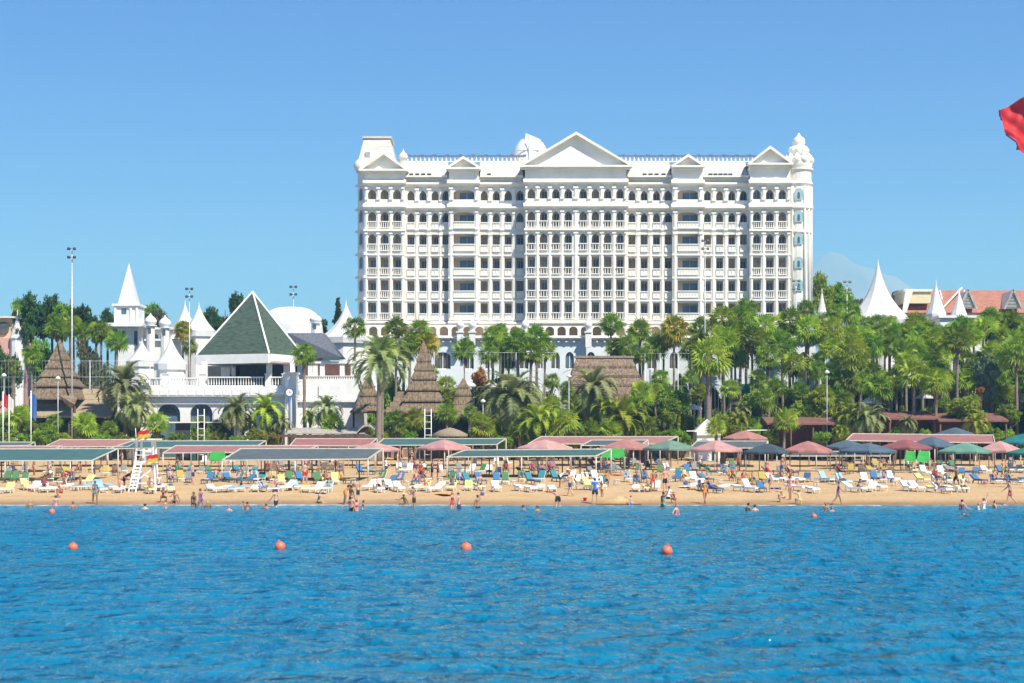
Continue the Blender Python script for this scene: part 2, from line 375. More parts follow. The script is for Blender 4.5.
# window kinds
def win_mesh(w, h, kind):
    mb = MB(); t = .06
    mb.box(-w/2, w/2, -.06, .04, 0, t); mb.box(-w/2, w/2, -.06, .04, h - t, h)
    for x in (-w/2, -t/2, w/2 - t): mb.box(x, x + t, -.06, .04, t, h - t)
    pn = MB(); pn.box(-w/2 + t, w/2 - t, -.02, .01, t, h - t)
    return mb.mesh('window', grey), pn.mesh('pane', [glass, glass2, curtain][kind])
WM = {}
def get_win(w, h, kind):
    k = (round(w, 1), round(h, 1), kind)
    if k not in WM: WM[k] = win_mesh(k[0], k[1], kind)
    return WM[k]
def bal_mesh(w, h, kind):
    mb = MB()
    mb.box(-w/2, w/2, -.14, .14, h - .14, h); mb.box(-w/2, w/2, -.12, .12, 0, .14)
    if kind == 'open':
        n = max(3, int(w/.29)); 
        for i in range(n):
            x = -w/2 + (i + .5)*w/n
            mb.lathe([(.05,.14),(.095,.32),(.055,.55),(.085,.72),(.05,h-.14)], (x,0,0), 6)
    else:
        mb.box(-w/2, w/2, -.02, .1, .14, h - .14)
        n = max(2, int(w/.42))
        for i in range(n + 1):
            x = -w/2 + i*w/n; mb.box(max(-w/2, x - .05), min(w/2, x + .05), -.085, -.02, .14, h - .14)
    return mb.mesh('balustrade', white)
BMs = {}
def get_bal(w, h, kind):
    k = (round(w, 1), round(h, 2), kind)
    if k not in BMs: BMs[k] = bal_mesh(w, h, kind)
    return BMs[k]
restw, restb = MB(), MB()
nw = nb_ = 0
hr = random.Random(11)
for (kind, a, b_, yp, wins, ww) in sections:
    xa, xb = hx(a), hx(b_)
    wall = MB()
    ztop = hzz({672: 167.2, 749: 165.2}.get(a, Z_roofline[kind])); zlow = hzz(321)
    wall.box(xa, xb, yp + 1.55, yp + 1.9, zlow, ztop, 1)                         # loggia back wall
    hw = ww/2 / (F/HD)
    edges = [a] + [(p + q)/2 for p, q in zip(wins, wins[1:])] + [b_]
    gaps = [(a, wins[0] - ww/2)] + [(p + ww/2, q - ww/2) for p, q in zip(wins, wins[1:])] + [(wins[-1] + ww/2, b_)]
    for i, (g0, g1) in enumerate(gaps):
        if g1 - g0 < .4: continue
        wall.box(hx(g0), hx(g1), yp, yp + 1.55, zlow, ztop)
        if g1 - g0 > 2.2:                                                         # pilaster: half-round shaft with base and capital
            pm = MB(); xc = (hx(g0) + hx(g1))/2; r = min(.3, (hx(g1) - hx(g0))*.38)
            for (zt, zb2) in ((hzz(188), hzz(201)), (hzz(211.5), hzz(230.5)), (hzz(233), hzz(321))):
                pm.box(xc - r*1.25, xc + r*1.25, yp - .24, yp - .002, zt - .35, zt - .05)
                pm.box(xc - r*1.2, xc + r*1.2, yp - .22, yp - .002, zb2, zb2 + .3)
                pm.lathe([(r, zb2 + .3), (r*.86, zt - .35)], (xc, yp, 0), 10, sy=.7)
            pm.build('pilaster', white, hotel, HO)
    for ri, (t, bt) in enumerate(rows):
        zt, zb0 = hzz(t), hzz(bt); fl = zb0 if ri == 0 else hzz(bt + BAL)
        above = ztop if ri == 0 else hzz(rows[ri-1][1] + (BAL if ri > 1 else 0))
        arched = ri < 2 or (ri == 2 and kind in 'TC')
        for wc in wins:
            xc = hx(wc)
            # slab or lintel over this opening
            if ri > 0: wall.box(xc - hw, xc + hw, yp + .05, yp + 1.55, zt + .02, above)
            else: wall.box(xc - hw, xc + hw, yp + .05, yp + 1.55, zt + .02, ztop)
            if arched:
                zs = zt - (.75 if kind != 'S' else .6)
                wall.archfill(xc, hw, zs, zt - .02, zt + .02, yp + .06, yp + .4, 0, 10, lobes=(kind != 'S'))
            # window on the loggia's back wall
            k = hr.choice([0,0,0,2,2,1])
            if wc in (wins[0],) and kind != 'S': k = hr.choice([1,2,2])
            W = hw*2*(.74 if kind != 'S' else .72); wx = xc + hw - W/2 - .03
            Hh = zt - fl - .25
            if kind == 'S': k = 1
            fr, pn = get_win(W, min(Hh, 2.3), k)
            if nw < 100 and ri < 4:
                o = link('window', fr, hotel, Vector((wx, yp + 1.5, fl + .02)) - HO); link('pane', pn, o); nw += 1
            else:
                for me_, mi in ((fr, 0), (pn, 1 + k)):
                    restw.add([(v.co.x + wx, v.co.y + yp + 1.5, v.co.z + fl + .02) for v in me_.vertices], [tuple(p.vertices) for p in me_.polygons], mi)
            # balustrade
            if ri > 0:
                bm_ = get_bal(hw*2, zb0 - fl, 'open' if kind in 'TC' else 'closed')
                if nb_ < 100 and ri < 5:
                    link('balustrade', bm_, hotel, Vector((xc, yp - .1, fl)) - HO); nb_ += 1
                else:
                    restb.add([(v.co.x + xc, v.co.y + yp - .1, v.co.z + fl) for v in bm_.vertices], [tuple(p.vertices) for p in bm_.polygons])
    # floor slab under the last row and the arcade level
    wall.box(xa, xb, yp + .0, yp + 1.9, hzz(326), zlow - .002)
    wall.box(xa, xb, yp + 1.9, yp + DEPTH, hzz(326), ztop - .3)
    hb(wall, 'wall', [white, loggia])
    cm = MB(); e = .25 if kind != 'R' else -.02
    cornice(cm, xa, xb, yp, hzz(187.2), hzz(181), .6, e); hb(cm, 'cornice', white)
    cm = MB(); cornice(cm, xa, xb, yp, hzz(211), hzz(204.8), .62, e); hb(cm, 'cornice', white)
    if kind in 'TC':
        cm = MB(); cornice(cm, xa, xb, yp, hzz(233.4), hzz(230.2), .4, .15); hb(cm, 'cornice', white)
    for ri in range(3, 6):
        cm = MB(); cm.box(xa - (.1 if e > 0 else 0), xb + (.1 if e > 0 else 0), yp - .14, yp - .004, hzz(rows[ri][0]) + .25, hzz(rows[ri][0]) + .5); hb(cm, 'string_course', white)
    cm = MB(); cornice(cm, xa, xb, yp, hzz(325.5), hzz(321.4), .5, .1 if e > 0 else -.02); hb(cm, 'cornice', white)
tag(restw.build('window', [grey, glass, glass2, curtain], hotel, HO), kind='stuff')
tag(restb.build('balustrade', white, hotel, HO), kind='stuff')
# roof: mansard of white tiles behind the eaves
rf = MB()
for (a, b_) in ((403, 447.5), (480, 523), (627.5, 671), (703, 748)):
    xa, xb = hx(a), hx(b_)
    rf.xprism([(YR + .4, hzz(177)), (YR + 3.6, hzz(177)), (YR + 3.6, hzz(159)), (YR + 2.9, hzz(159))], xa, xb, 0)
    rf.box(xa, xb, YR - .95, YR + .6, hzz(178.0), hzz(176.2), 1)
rf.box(hx(400), hx(770), YR + 3.6, YR + DEPTH - 1, hzz(177), hzz(160), 1)
hb(rf, 'roof', [whitetile, white])
for i, px in enumerate((411, 417, 423, 429, 489, 645, 651, 657, 664, 711, 716, 721, 726, 731)):
    vm = MB(); vm.obox((hx(px), YR + .75, hzz(173.8)), .55, .5, .28); hb(vm, 'roof_vent', darkm)
for a, b_ in ((404, 526), (608, 770)):
    bm2 = MB(); xa, xb = hx(a), hx(b_); z0 = hzz(158.8)
    bm2.box(xa, xb, YR + 2.9, YR + 3.2, z0, z0 + .15); n = int((xb - xa)/.62)
    for i in range(n): x = xa + (i + .5)*(xb - xa)/n; bm2.lathe([(.1,.15),(.17,.35),(.09,.6),(.12,.8)], (x, YR + 3.05, z0), 6)
    hb(bm2, 'roof_balustrade', white)
    nr = MB(); nr.box(xa, xb, YR + 2.85, YR + 3.25, z0 + .8, z0 + 1.0)
    for i in range(0, n, 3): x = xa + (i + .5)*(xb - xa)/n; nr.box(x - .1, x + .45, YR + 2.9, YR + 3.2, z0 + 1.0, z0 + 1.12)
    hb(nr, 'roof_rail', navy)
def pediment(ax, ay, x0, x1, by, yp, ov, back):
    pd = MB(); A, B, T = (hx(x0), hzz(by)), (hx(x1), hzz(by)), (hx(ax), hzz(ay))
    th = .34
    # raking slabs
    def inset(p, q, d): 
        v = Vector((q[0]-p[0], q[1]-p[1])); nrm = Vector((v.y, -v.x)).normalized()*d; return (p[0]+nrm.x, p[1]+nrm.y), (q[0]+nrm.x, q[1]+nrm.y)
    k = th*1.25
    pd.prism([A, (A[0] + k*1.2, A[1]), (T[0], T[1] - k), T], yp - ov, yp + back)
    pd.prism([(B[0] - k*1.2, B[1]), B, T, (T[0], T[1] - k)], yp - ov, yp + back)
    pd.prism([(A[0] + .3, A[1] + .02), (B[0] - .3, B[1] + .02), (T[0], T[1] - k + .05)], yp + .02, yp + .35)
    pd.box(A[0], B[0], yp - ov - .1, yp + .3, A[1] - .28, A[1] - .003)
    pd.box(A[0] + .25, B[0] - .25, yp - ov*.55, yp + .3, A[1] - .5, A[1] - .282)
    hb(pd, 'pediment', white)
pediment(385, 154, 360, 408.5, 171.3, YT, 1.0, 6)
pediment(463.6, 158, 446.5, 481, 169.3, YS, .9, 6)
pediment(575.5, 135.3, 520, 631, 168.3, YC, 1.0, 11)
pediment(687, 156, 670.5, 703.5, 167.3, YS, .9, 6)
pediment(768, 148.2, 746, 791, 165.3, YT, 1.0, 6)
# left chamfered corner with its own windows
ch = MB(); xa, xb = hx(357.3), hx(365.5)
prof = [(xb, YT), (xb, YT + DEPTH), (xa, YT + DEPTH), (xa, YT + 1.9)]
zt, zb0 = hzz(171), hzz(326)
ch.add([(x, y, zb0) for x, y in prof] + [(x, y, zt) for x, y in prof], [(0,1,2,3)[::-1], (4,5,6,7), (0,4,7,3)[::-1], (1,5,4,0)[::-1], (2,6,5,1)[::-1], (3,7,6,2)[::-1]])
hb(ch, 'corner_wall', white)
dv = Vector((xb - xa, -1.9, 0)).normalized(); ang = math.atan2(dv.y, dv.x)
for (t, bt) in rows:
    wn = MB(); wn.archpane(0, .42, 0, 1.15, 1.6, -.05)
    fr = MB(); fr.archpane(0, .52, -.1, 1.15, 1.72, -.03)
    o = link('window', fr.mesh('window', grey), hotel, Vector(((xa + xb)/2 - .03, YT + .95, hzz(bt))) - HO, ang); wn.build('pane', glass2, o)
for t in (187, 211, 233, 256, 279, 301, 323):
    cm = MB(); cm.obox(Vector(((xa + xb)/2, YT + .93, hzz(t - 1.5))) - HO, 2.7, .6, .35, Matrix.Rotation(ang, 3, 'Z')); cm.build('cornice', white, hotel)
# left pavilion: tall mansard block with flared left edge
pv_ = MB(); xs4 = [hx(355.5), hx(397.5), hx(388.5), hx(362.5)]
z0, z1 = hzz(170), hzz(135.2)
y0, y1 = YT + 2.2, YT + 12
vs = [(xs4[0], y0 - .6, z0), (xs4[1], y0 - .6, z0), (xs4[1], y1, z0), (xs4[0], y1, z0), (xs4[3], y0 + 1.8, z1), (xs4[2], y0 + 1.8, z1), (xs4[2], y1 - 2, z1), (xs4[3], y1 - 2, z1)]
pv_.add(vs, [(0,1,5,4), (1,2,6,5), (2,3,7,6), (3,0,4,7), (4,5,6,7)])
pv_.box(xs4[3] - .25, xs4[2] + .25, y0 + 1.5, y1 - 1.7, z1 - .002, z1 + .3)
hb(pv_, 'mansard_pavilion', whitetile)
pw = MB(); pw.obox((hx(367), y0 + .6, hzz(156)), .7, .5, 1.6); pw.build('roof_hatch', grey, hotel, HO)
pb = MB(); pb.lathe([(.05,-.9),(.75,-.7),(.95,0),(.8,.6),(.3,1.0),(.02,1.3)], (hx(360.5), YT + .9, hzz(166.5)), 14); pb.build('bulb_finial', white, hotel, HO)
pb = MB(); pb.lathe([(.5,-1.4),(.5,-.4),(.72,-.3),(.68,.1),(.35,.5),(.1,.75),(.02,1.2)], (hx(402), YR + 3, hzz(153)), 14); pb.build('onion_finial', white, hotel, HO)
# dome with a crest fin
dm = MB(); cx, cz = hx(531), hzz(155.5)
prof = [(2.9, 0)] + [(2.9*math.cos(t), 4.3*math.sin(t)*.98) for t in [R(a) for a in range(8, 89, 10)]] + [(.05, 3.72)]
dm.lathe(prof, (cx, YR + 8, cz), 24); dm.box(cx - 3, cx + 3, YR + 5.2, YR + 11, cz - .5, cz - .003)
hb(dm, 'dome', white)
cf = MB()
for k in range(6):
    t0, t1 = R(25 + k*22), R(25 + (k+1)*22)
    for s_ in (1,):
        a = (cx + 2.5*math.cos(t1)*1.1, cz + 3.7*math.sin(t1)*1.08); c = (cx + 2.5*math.cos(t0)*1.1, cz + 3.7*math.sin(t0)*1.08)
cf.prism([(cx - .9, cz + 3.5), (cx + 1.7, cz + 2.8), (cx + 1.5, cz + 3.5), (cx - .7, cz + 4.45)], YR + 6.6, YR + 8.8)
hb(cf, 'crest', white)
cr_ = MB(); cr_.tube([(cx - .3, YR + 5.15, cz), (cx - .3, YR + 5.3, cz + 3.9)], .07, 6)
cr_.box(cx - 2.0, cx + 1.4, YR + 5.35, YR + 5.5, cz + 1.6, cz + 1.72); hb(cr_, 'dome_trim', grey)
# right round turret
tw = MB(); tc = (hx(799.8), YT + 2.2, 0); rr_ = hx(813) - hx(799.8)
prof = [(rr_, hzz(326)), (rr_, hzz(322)), (rr_*.95, hzz(321.8)), (rr_*.95, hzz(234)), (rr_*1.05, hzz(233)), (rr_*1.06, hzz(231)), (rr_*.95, hzz(230)), (rr_*.95, hzz(211)), (rr_*1.1, hzz(208.5)), (rr_*1.1, hzz(206.5)),
        (rr_*.95, hzz(204)), (rr_*.95, hzz(187)), (rr_*1.08, hzz(184)), (rr_*.96, hzz(181)), (rr_*.96, hzz(172)), (rr_*1.1, hzz(170)), (rr_*1.1, hzz(168.5)), (rr_*.9, hzz(168))]
tw.lathe(prof, tc, 20, smooth=False)
hb(tw, 'turret_wall', white)
om = MB(); om.lathe([(rr_*.9, hzz(168.4)), (rr_*1.03, hzz(166)), (rr_*1.03, hzz(161)), (rr_*.85, hzz(157)), (rr_*.6, hzz(155.5))], tc, 22)
om.lathe([(rr_*.55, hzz(156)), (rr_*.72, hzz(154)), (rr_*.76, hzz(149)), (rr_*.6, hzz(146)), (rr_*.42, hzz(144.8))], tc, 18)
om.lathe([(rr_*.38, hzz(145)), (rr_*.5, hzz(142)), (rr_*.44, hzz(138)), (rr_*.16, hzz(135)), (.06, hzz(131.8))], tc, 16)
for k in range(10):
    t = 2*math.pi*k/10
    om.lathe([(.3,-.5),(.62,-.1),(.6,.35),(.3,.75),(.03,1.1)], (tc[0] + rr_*.86*math.cos(t), tc[1] + rr_*.86*math.sin(t), hzz(160.5)), 8)
    om.lathe([(.2,-.35),(.42,0),(.38,.3),(.02,.75)], (tc[0] + rr_*.6*math.cos(t), tc[1] + rr_*.6*math.sin(t), hzz(150.5)), 8)
hb(om, 'onion_dome', white)
for (t, bt) in rows:
    for a in (-100,):
        th = R(a); c = Vector((tc[0] + rr_*.93*math.cos(th), tc[1] + rr_*.93*math.sin(th), hzz(bt))) - HO
        fr = MB(); fr.archpane(0, .62, -.05, 1.1, 1.65, -.16); o = fr.build('window', shutter, hotel, loc=c); o.rotation_euler = (0,0,th + math.pi/2)
        pn = MB(); pn.archpane(0, .18, .1, .8, 1.1, -.175); pn.build('pane', glass2, o)
for adeg in (-128, -73, -50, -25):
    th = R(adeg); pm = MB()
    pm.tube([(tc[0] + rr_*.97*math.cos(th), tc[1] + rr_*.97*math.sin(th), hzz(z)) for z in (321, 234, 211, 187)], .2, 8)
    pm.build('pilaster', white, hotel, HO)
# lower storeys: small arcade, balustraded terrace, tall arches
lo = MB(); xa, xb = hx(357), hx(812)
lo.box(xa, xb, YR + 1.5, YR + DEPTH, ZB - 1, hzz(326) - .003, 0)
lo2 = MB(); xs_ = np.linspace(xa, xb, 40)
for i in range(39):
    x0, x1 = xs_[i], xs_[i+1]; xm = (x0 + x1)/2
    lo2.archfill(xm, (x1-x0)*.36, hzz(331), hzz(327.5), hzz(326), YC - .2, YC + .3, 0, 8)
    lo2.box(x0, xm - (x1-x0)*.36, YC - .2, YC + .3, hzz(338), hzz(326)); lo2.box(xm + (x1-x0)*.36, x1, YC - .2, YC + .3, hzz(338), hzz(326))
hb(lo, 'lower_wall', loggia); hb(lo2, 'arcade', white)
lw = MB()
lw.box(xa, xb, YC - 1.2, YR + 1.4, hzz(341.5), hzz(338.0))
n = 60
for i in range(n): x = xa + (i + .5)*(xb - xa)/n; lw.box(x - .15, x + .15, YC - 1.5, YC - 1.21, hzz(343.5), hzz(341.6))
cornice(lw, xa, xb, YC - 1.2, hzz(341), hzz(337), .6)
hb(lw, 'terrace_ledge', white)
ga = MB(); yg = YC - 1.0; arches = [367, 387, 408, 443.5, 470, 490, 508, 524, 540, 555, 569, 590, 612, 630, 650, 672, 690, 706, 726, 742, 760, 782, 800]
hwm = 4.2/(F/HD)
prev = xa
for px in arches:
    xc = hx(px); w2 = hwm*(1.9 if px == 443.5 else 1)
    ga.box(prev, xc - w2, yg, yg + .5, ZB - 1, hzz(341.8)); prev = xc + w2
    ga.archfill(xc, w2, hzz(359), hzz(353), hzz(341.8), yg, yg + .5, 0, 10); ga.box(xc - w2, xc + w2, yg, yg + .5, ZB - 1, hzz(370))
ga.box(prev, xb, yg, yg + .5, ZB - 1, hzz(341.8))
hb(ga, 'ground_floor_wall', shade_white)
for px in arches:
    w2 = hwm*(1.9 if px == 443.5 else 1)
    fr = MB(); fr.archfill(0, w2, hzz(359) - hzz(370), hzz(353) - hzz(370), hzz(352.6) - hzz(370), 0, .05, 0, 10); fr.box(-w2, w2, -.02, .05, 0, .12); fr.box(-.05, .05, -.02, .05, .12, hzz(354) - hzz(370))
    o = fr.build('window', white2, hotel, loc=Vector((hx(px), yg + .35, hzz(370))) - HO)
    pn = MB(); pn.archpane(0, w2, 0, hzz(359) - hzz(370), hzz(353) - hzz(370), .04); pn.build('pane', glass if px != 569 else glass2, o)
for px in (461, 473, 525, 587, 640, 740):                # small onion turrets on the terrace edge
    s_ = MB(); s_.box(-.6,.6,-.6,.6,-2.0,.6); s_.box(-.8,.8,-.8,.8,.6,.85); s_.lathe([(.5,.85),(.5,1.5),(.75,1.7),(.8,2.2),(.5,2.7),(.12,3.0),(.03,3.6)], (0,0,0), 12)
    o = s_.build('terrace_turret', white2, hotel, loc=Vector((hx(px), YC - 2.3, hzz(338))) - HO); o.scale = (.72, .72, .8)
# ------------------------------------------------------------------ generic buildings around the hotel
def tent(px, apex, base, hw, D, label, concave=.35, n=10, cat='tent', group=None, skirt=6, fin=True, name='peaked_tent'):
    s = F/D; r = hw/s*1.12; h = (base - apex)/s; x = PX(px, D); z = PZ(base, D)
    t = thing(name, (x, D, gz(x, D)), label, cat, group)
    mb = MB(); g0 = gz(x, D) - z
    prof = []
    for k in range(9):
        u = k/8; prof.append((max(.04, r*((1-u)*(1-concave) + concave*(1-u)**3)), u*h))
    mb.lathe(prof, (0,0,z - gz(x, D)), n, 0, False, rot=.3)
    mb.lathe([(r*.98, -skirt/s), (r, 0)], (0,0,z - gz(x, D)), n, 0, False, rot=.3)
    mb.build('canopy', tentw, t)
    wl = MB(); wl.lathe([(r*.86, 0), (r*.86, z - gz(x, D) - skirt/s*.5)], (0,0,0), n, 0, False, rot=.3); wl.build('wall', white2, t)
    if fin: f_ = MB(); f_.lathe([(.07, h-.1), (.05, h+.25), (.01, h + .5)], (0,0,z - gz(x, D)), 6); f_.build('finial', white2, t)
    return t
G = 'white peaked tents beside the terrace building'
tent(185, 303, 330, 13, 268, 'white peaked tent behind the orange-fronded palm', group=G)
tent(199, 305, 331, 15, 262, 'white peaked tent touching the left edge of the green pyramid roof', group=G)
tent(142, 341, 361, 14, 235, 'low white peaked tent directly below the two onion turrets, on the left', .3, group=G)
tent(171, 338, 364, 15, 232, 'low white peaked tent at the left end of the terrace balustrade', .3, group=G)
tent(346, 303, 338, 24, 246, 'white peaked tent at the hotel\'s left foot', .5, group=G)
tent(878, 262, 321, 30, 262, 'biggest white swooping tent, right of the hotel above the palms', .55, name='spired_tent')
tent(936, 283, 314, 9, 255, 'white slim cone spire in front of the cream gable', .15, group='slim white cones by the red roof', skirt=2, name='cone_spire', cat='spire')
tent(959, 291, 319, 8.5, 253, 'shorter white cone spire standing before the red roof', .1, group='slim white cones by the red roof', skirt=2, name='cone_spire', cat='spire')
tent(822, 291, 312, 4, 262, 'tiny white cone spire beside the hotel\'s round turret', .1, skirt=1, name='cone_spire', cat='spire')
tent(17.5, 312, 338, 7, 262, 'white cone spire at far left beside the peach house', .25, skirt=1, name='cone_spire', cat='spire')

# spired tower
D = 248; t = thing('spired_tower', (PX(126, D), D, gz(0, D)), 'white square tower with a tall white spire and one small window', 'tower'); O = t.location.copy()
s = F/D
mb = MB(); X = lambda p: PX(p, D)
mb.box(X(114), X(138.5), D, D + 4, PZ(323.5, D), PZ(305, D)); mb.box(X(117), X(138), D + .2, D + 3.8, gz(0, D), PZ(326, D)); mb.build('wall', white2, t, O)
mb = MB(); mb.lathe([(9.6/s*1.38, 0), (.04, 42/s)], (X(126), D + 2, PZ(304, D)), 4, 0, False, rot=math.pi/4); mb.build('spire', tentw, t, O)
mb = MB(); mb.box(X(112.5), X(140), D - .4, D + 4.4, PZ(306, D), PZ(303.8, D)); mb.box(X(107), X(145), D - 1.5, D + 5, PZ(327, D), PZ(323.4, D)); mb.build('ledge', white2, t, O)
mb = MB(); mb.box(X(121.5), X(126.5), D - .06, D - .003, PZ(314, D), PZ(308.5, D)); mb.build('window', glass2, t, O)
for p in (114.5, 130, 136):
    mb = MB(); mb.box(X(p), X(p+2.2), D - .22, D - .004, PZ(323.3, D), PZ(306.2, D)); mb.build('pilaster', white2, t, O)
for p in (122, 134): mb = MB(); mb.box(X(p), X(p+3), D + .1, D + .197, PZ(345, D), PZ(331, D)); mb.build('window', glass, t, O)

# wedding-cake porch block behind the tents with onion turrets
D = 252; t = thing('terraced_pavilion', (PX(155, D), D, gz(0, D)), 'white stepped pavilion between the spired tower and the peaked tents', 'pavilion'); O = t.location.copy()
mb = MB(); X = lambda p: PX(p, D)
mb.box(X(138), X(180), D, D + 6, gz(0, D), PZ(341, D)); mb.box(X(136), X(172), D + .6, D + 6, PZ(341, D), PZ(329, D)); mb.build('wall', white2, t, O)
for z_, a, b in ((341, 136, 182), (329.5, 134, 174)):
    mb = MB(); mb.box(X(a), X(b), D - .6, D + 6.3, PZ(z_, D), PZ(z_ - 2, D)); mb.build('ledge', white2, t, O)
for p in (141, 148, 155, 162): mb = MB(); mb.archpane(X(p), .35, PZ(340, D), PZ(336, D), PZ(334, D), D + .55); mb.build('window', glass2, t, O)
for i, (p, a, b) in enumerate(((150.5, 313, 336), (165, 315, 338), (315.5, 313, 331))):
    D2 = 246 if i < 2 else 250; z = PZ(b, D2); h = (b - a)/(F/D2)
    t = thing('onion_turret', (PX(p, D2), D2, gz(0, D2)), ['slim white onion-domed turret nearer the spired tower', 'slim white onion-domed turret beside the leftmost peaked tent', 'white onion-domed turret at the right end of the white dome'][i], 'turret', 'white onion turrets')
    zz = z - gz(0, D2)
    mb = MB(); mb.lathe([(.62, 0), (.62, zz + h*.42), (.95, zz + h*.43), (.95, zz + h*.47), (.6, zz + h*.48)], (0,0,0), 8, 0, False); mb.build('shaft', white2, t)
    mb = MB(); mb.lathe([(.6, 0), (.88, h*.08), (.9, h*.2), (.6, h*.32), (.2, h*.42), (.03, h*.52)], (0,0,zz + h*.48), 14); mb.build('onion_dome', white2, t)
    mb = MB(); mb.box(-.2, .2, -.64, -.60, zz + h*.1, zz + h*.34); mb.build('window', glass, t)

# white vaulted hall behind the pyramid roof
D = 251; t = thing('domed_hall', (PX(293, D), D, gz(0, D)), 'broad white domed hall behind the green pyramid roof', 'hall'); O = t.location.copy()
mb = MB(); X = lambda p: PX(p, D)
n = 18; pts = []
for k in range(n + 1):
    u = k/n; pts.append((X(240 + 79*u), PZ(334 - 28*math.sin(math.pi*min(1, u*.97 + .03))**.62, D)))
poly = [(X(240), gz(0, D))] + [(X(319), gz(0, D))] + pts[::-1]
rd = 32/(F/(D + 6)); hd = 26/(F/(D + 6)); cxd = PX(291, D + 6); mb.lathe([(rd*math.cos(R(a))**.62 + .01, PZ(333, D + 6) + hd*math.sin(R(a))) for a in range(0, 90, 6)], (cxd, D + 6, 0), 28, sy=.7); mb.build('dome', tentw, t, O)
mb = MB(); mb.lathe([(rd, gz(0, D)), (rd, PZ(333, D + 6) - .3), (rd*1.04, PZ(333, D + 6) - .28), (rd*1.04, PZ(333, D + 6) - .02)], (cxd, D + 6, 0), 28, 0, False, sy=.7); mb.build('wall', white2, t, O)

# terrace restaurant with green pyramid roof
D = 222; s = F/D; X = lambda p: PX(p, D); Z = lambda p: PZ(p, D)
t = thing('terrace_building', (X(230), D, gz(0, D)), 'white arched terrace building with balustrade under the green pyramid roof', 'building'); O = t.location.copy()
zg = gz(0, D) - .3
mb = MB(); mb.box(X(139), X(286), D, D + 14, Z(388), Z(386.5)); mb.box(X(139), X(286), D, D + .4, Z(396.5), Z(388)); mb.box(X(139), X(286), D + .6, D + 14, Z(404), Z(388) - .003)
arch_c = [167.5, 200, 232, 264.5]; w2 = 11.3/s; prev = X(139)
for p in arch_c:
    mb.box(prev, X(p) - w2, D + .9, D + 1.3, zg, Z(402.5)); prev = X(p) + w2
    mb.archfill(X(p), w2, Z(413.5), Z(403.5), Z(402.5), D + .9, D + 1.3)
mb.box(prev, X(287), D + .9, D + 1.3, zg, Z(402.5)); mb.box(X(139), X(287), D + .7, D + .9, Z(403.6), Z(402.3))
mb.build('wall', white2, t, O)
for p in arch_c:
    fr = MB(); fr.archfill(X(p), w2, Z(413.5), Z(403.5), Z(403.2), D + 1.2, D + 1.28)
    for a in (30, 60, 90, 120, 150): fr.bar((X(p), D + 1.35, Z(413.5)), (X(p) + w2*math.cos(R(a)), D + 1.35, Z(413.5) + (Z(403.5) - Z(413.5))*math.sin(R(a))), .07)
    fr.tube([(X(p) + w2*.5*math.cos(R(a)), D + 1.35, Z(413.5) + w2*.5*math.sin(R(a))) for a in range(0, 181, 20)], .04, 4)
    fr.box(X(p) - w2, X(p) + w2, D + 1.3, D + 1.4, Z(414), Z(413.3)); o = fr.build('arched_window', darkm, t, O)
    pn = MB(); pn.archpane(X(p), w2, zg, Z(413.5), Z(403.5), D + 1.45); pn.build('pane', glass2, o, O)
for a, b in ((170, 200), (207, 236), (236.5, 263), (271, 285), (139, 164)):
    bl = MB(); z0, z1 = Z(386.4), Z(376.6 if a > 206 else 377.5); x0, x1 = X(a), X(b)
    bl.box(x0, x1, D + .1, D + .4, z0, z0 + .16); bl.box(x0, x1, D + .08, D + .42, z1 - .16, z1); n = int((x1-x0)/.34)
    for i in range(n): x = x0 + (i+.5)*(x1-x0)/n; bl.lathe([(.05,.16),(.1,.42),(.05,.75),(.07,z1-z0-.16)], (x, D + .25, z0), 6)
    bl.build('balustrade', white2, t, O)
pl = MB()
for p in range(142, 286, 9): pl.box(X(p), X(p + 7.6), D - .08, D - .003, Z(395.2), Z(389.2))
pl.build('parapet_panels', white2, t, O)
for p in (202, 268, 165, 285): 
    c = MB(); c.box(X(p - 3), X(p + 3), D - .02, D + .6, Z(387.2), Z(374.5)); c.box(X(p - 3.5), X(p + 3.5), D - .1, D + .7, Z(374.5) + .002, Z(373.5)); c.build('pier', white2, t, O)
for p, d in ((203.5, .6), (268.5, .4), (282, 4), (236, 9)):
    c = MB(); c.box(X(p) - .35, X(p) + .35, D + d, D + d + .6, Z(387), Z(361)); c.build('column', white2, t, O)
# pyramid roof turned on its corner
ap = Vector((PX(252.5, 227), 227.0, PZ(292, 227)))
c0 = Vector((PX(269, 220.5), 220.5, PZ(353.5, 220.5))); zr = c0.z
cl_ = Vector((PX(196.5, 224.5), 224.5, zr)); cr2 = Vector((PX(304, 229), 229, zr)); cb = cl_ + cr2 - c0
mb = MB()
cs = [c0, cr2, cb, cl_]
mb.add(cs + [ap], [(0,1,4), (1,2,4), (2,3,4), (3,0,4), (3,2,1,0)]); rf = mb.build('pyramid_roof', greentile, t, O)
mb = MB()
for c in cs: mb.bar(c + Vector((0,0,.06)), ap + Vector((0,0,.06)), .2)
mb.build('hip_trim', white2, rf, O)
mb = MB()
for a, b in zip(cs, cs[1:] + cs[:1]):
    mb.bar(a - Vector((0,0,.62)), b - Vector((0,0,.62)), .5, 1.2)
mb.build('fascia', white2, t, O)
mb = MB()
for a, b in zip(cs[:1], cs[1:2]): mb.bar(a + Vector((.4,-.35,-1.0)), b + Vector((.3,-.35,-1.0)), .3, .06)
mb.build('fascia_stripe', mat('salmon_stripe', (.62,.22,.20), .7), t, O)
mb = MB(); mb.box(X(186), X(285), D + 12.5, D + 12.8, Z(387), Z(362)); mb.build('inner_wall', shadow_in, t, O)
mb = MB(); mb.box(X(228), X(283), D + 6, D + 6.2, Z(386), Z(363)); mb.build('dark_interior_panel', shadow_in, t, O)  # dark panel added in place of the shaded interior
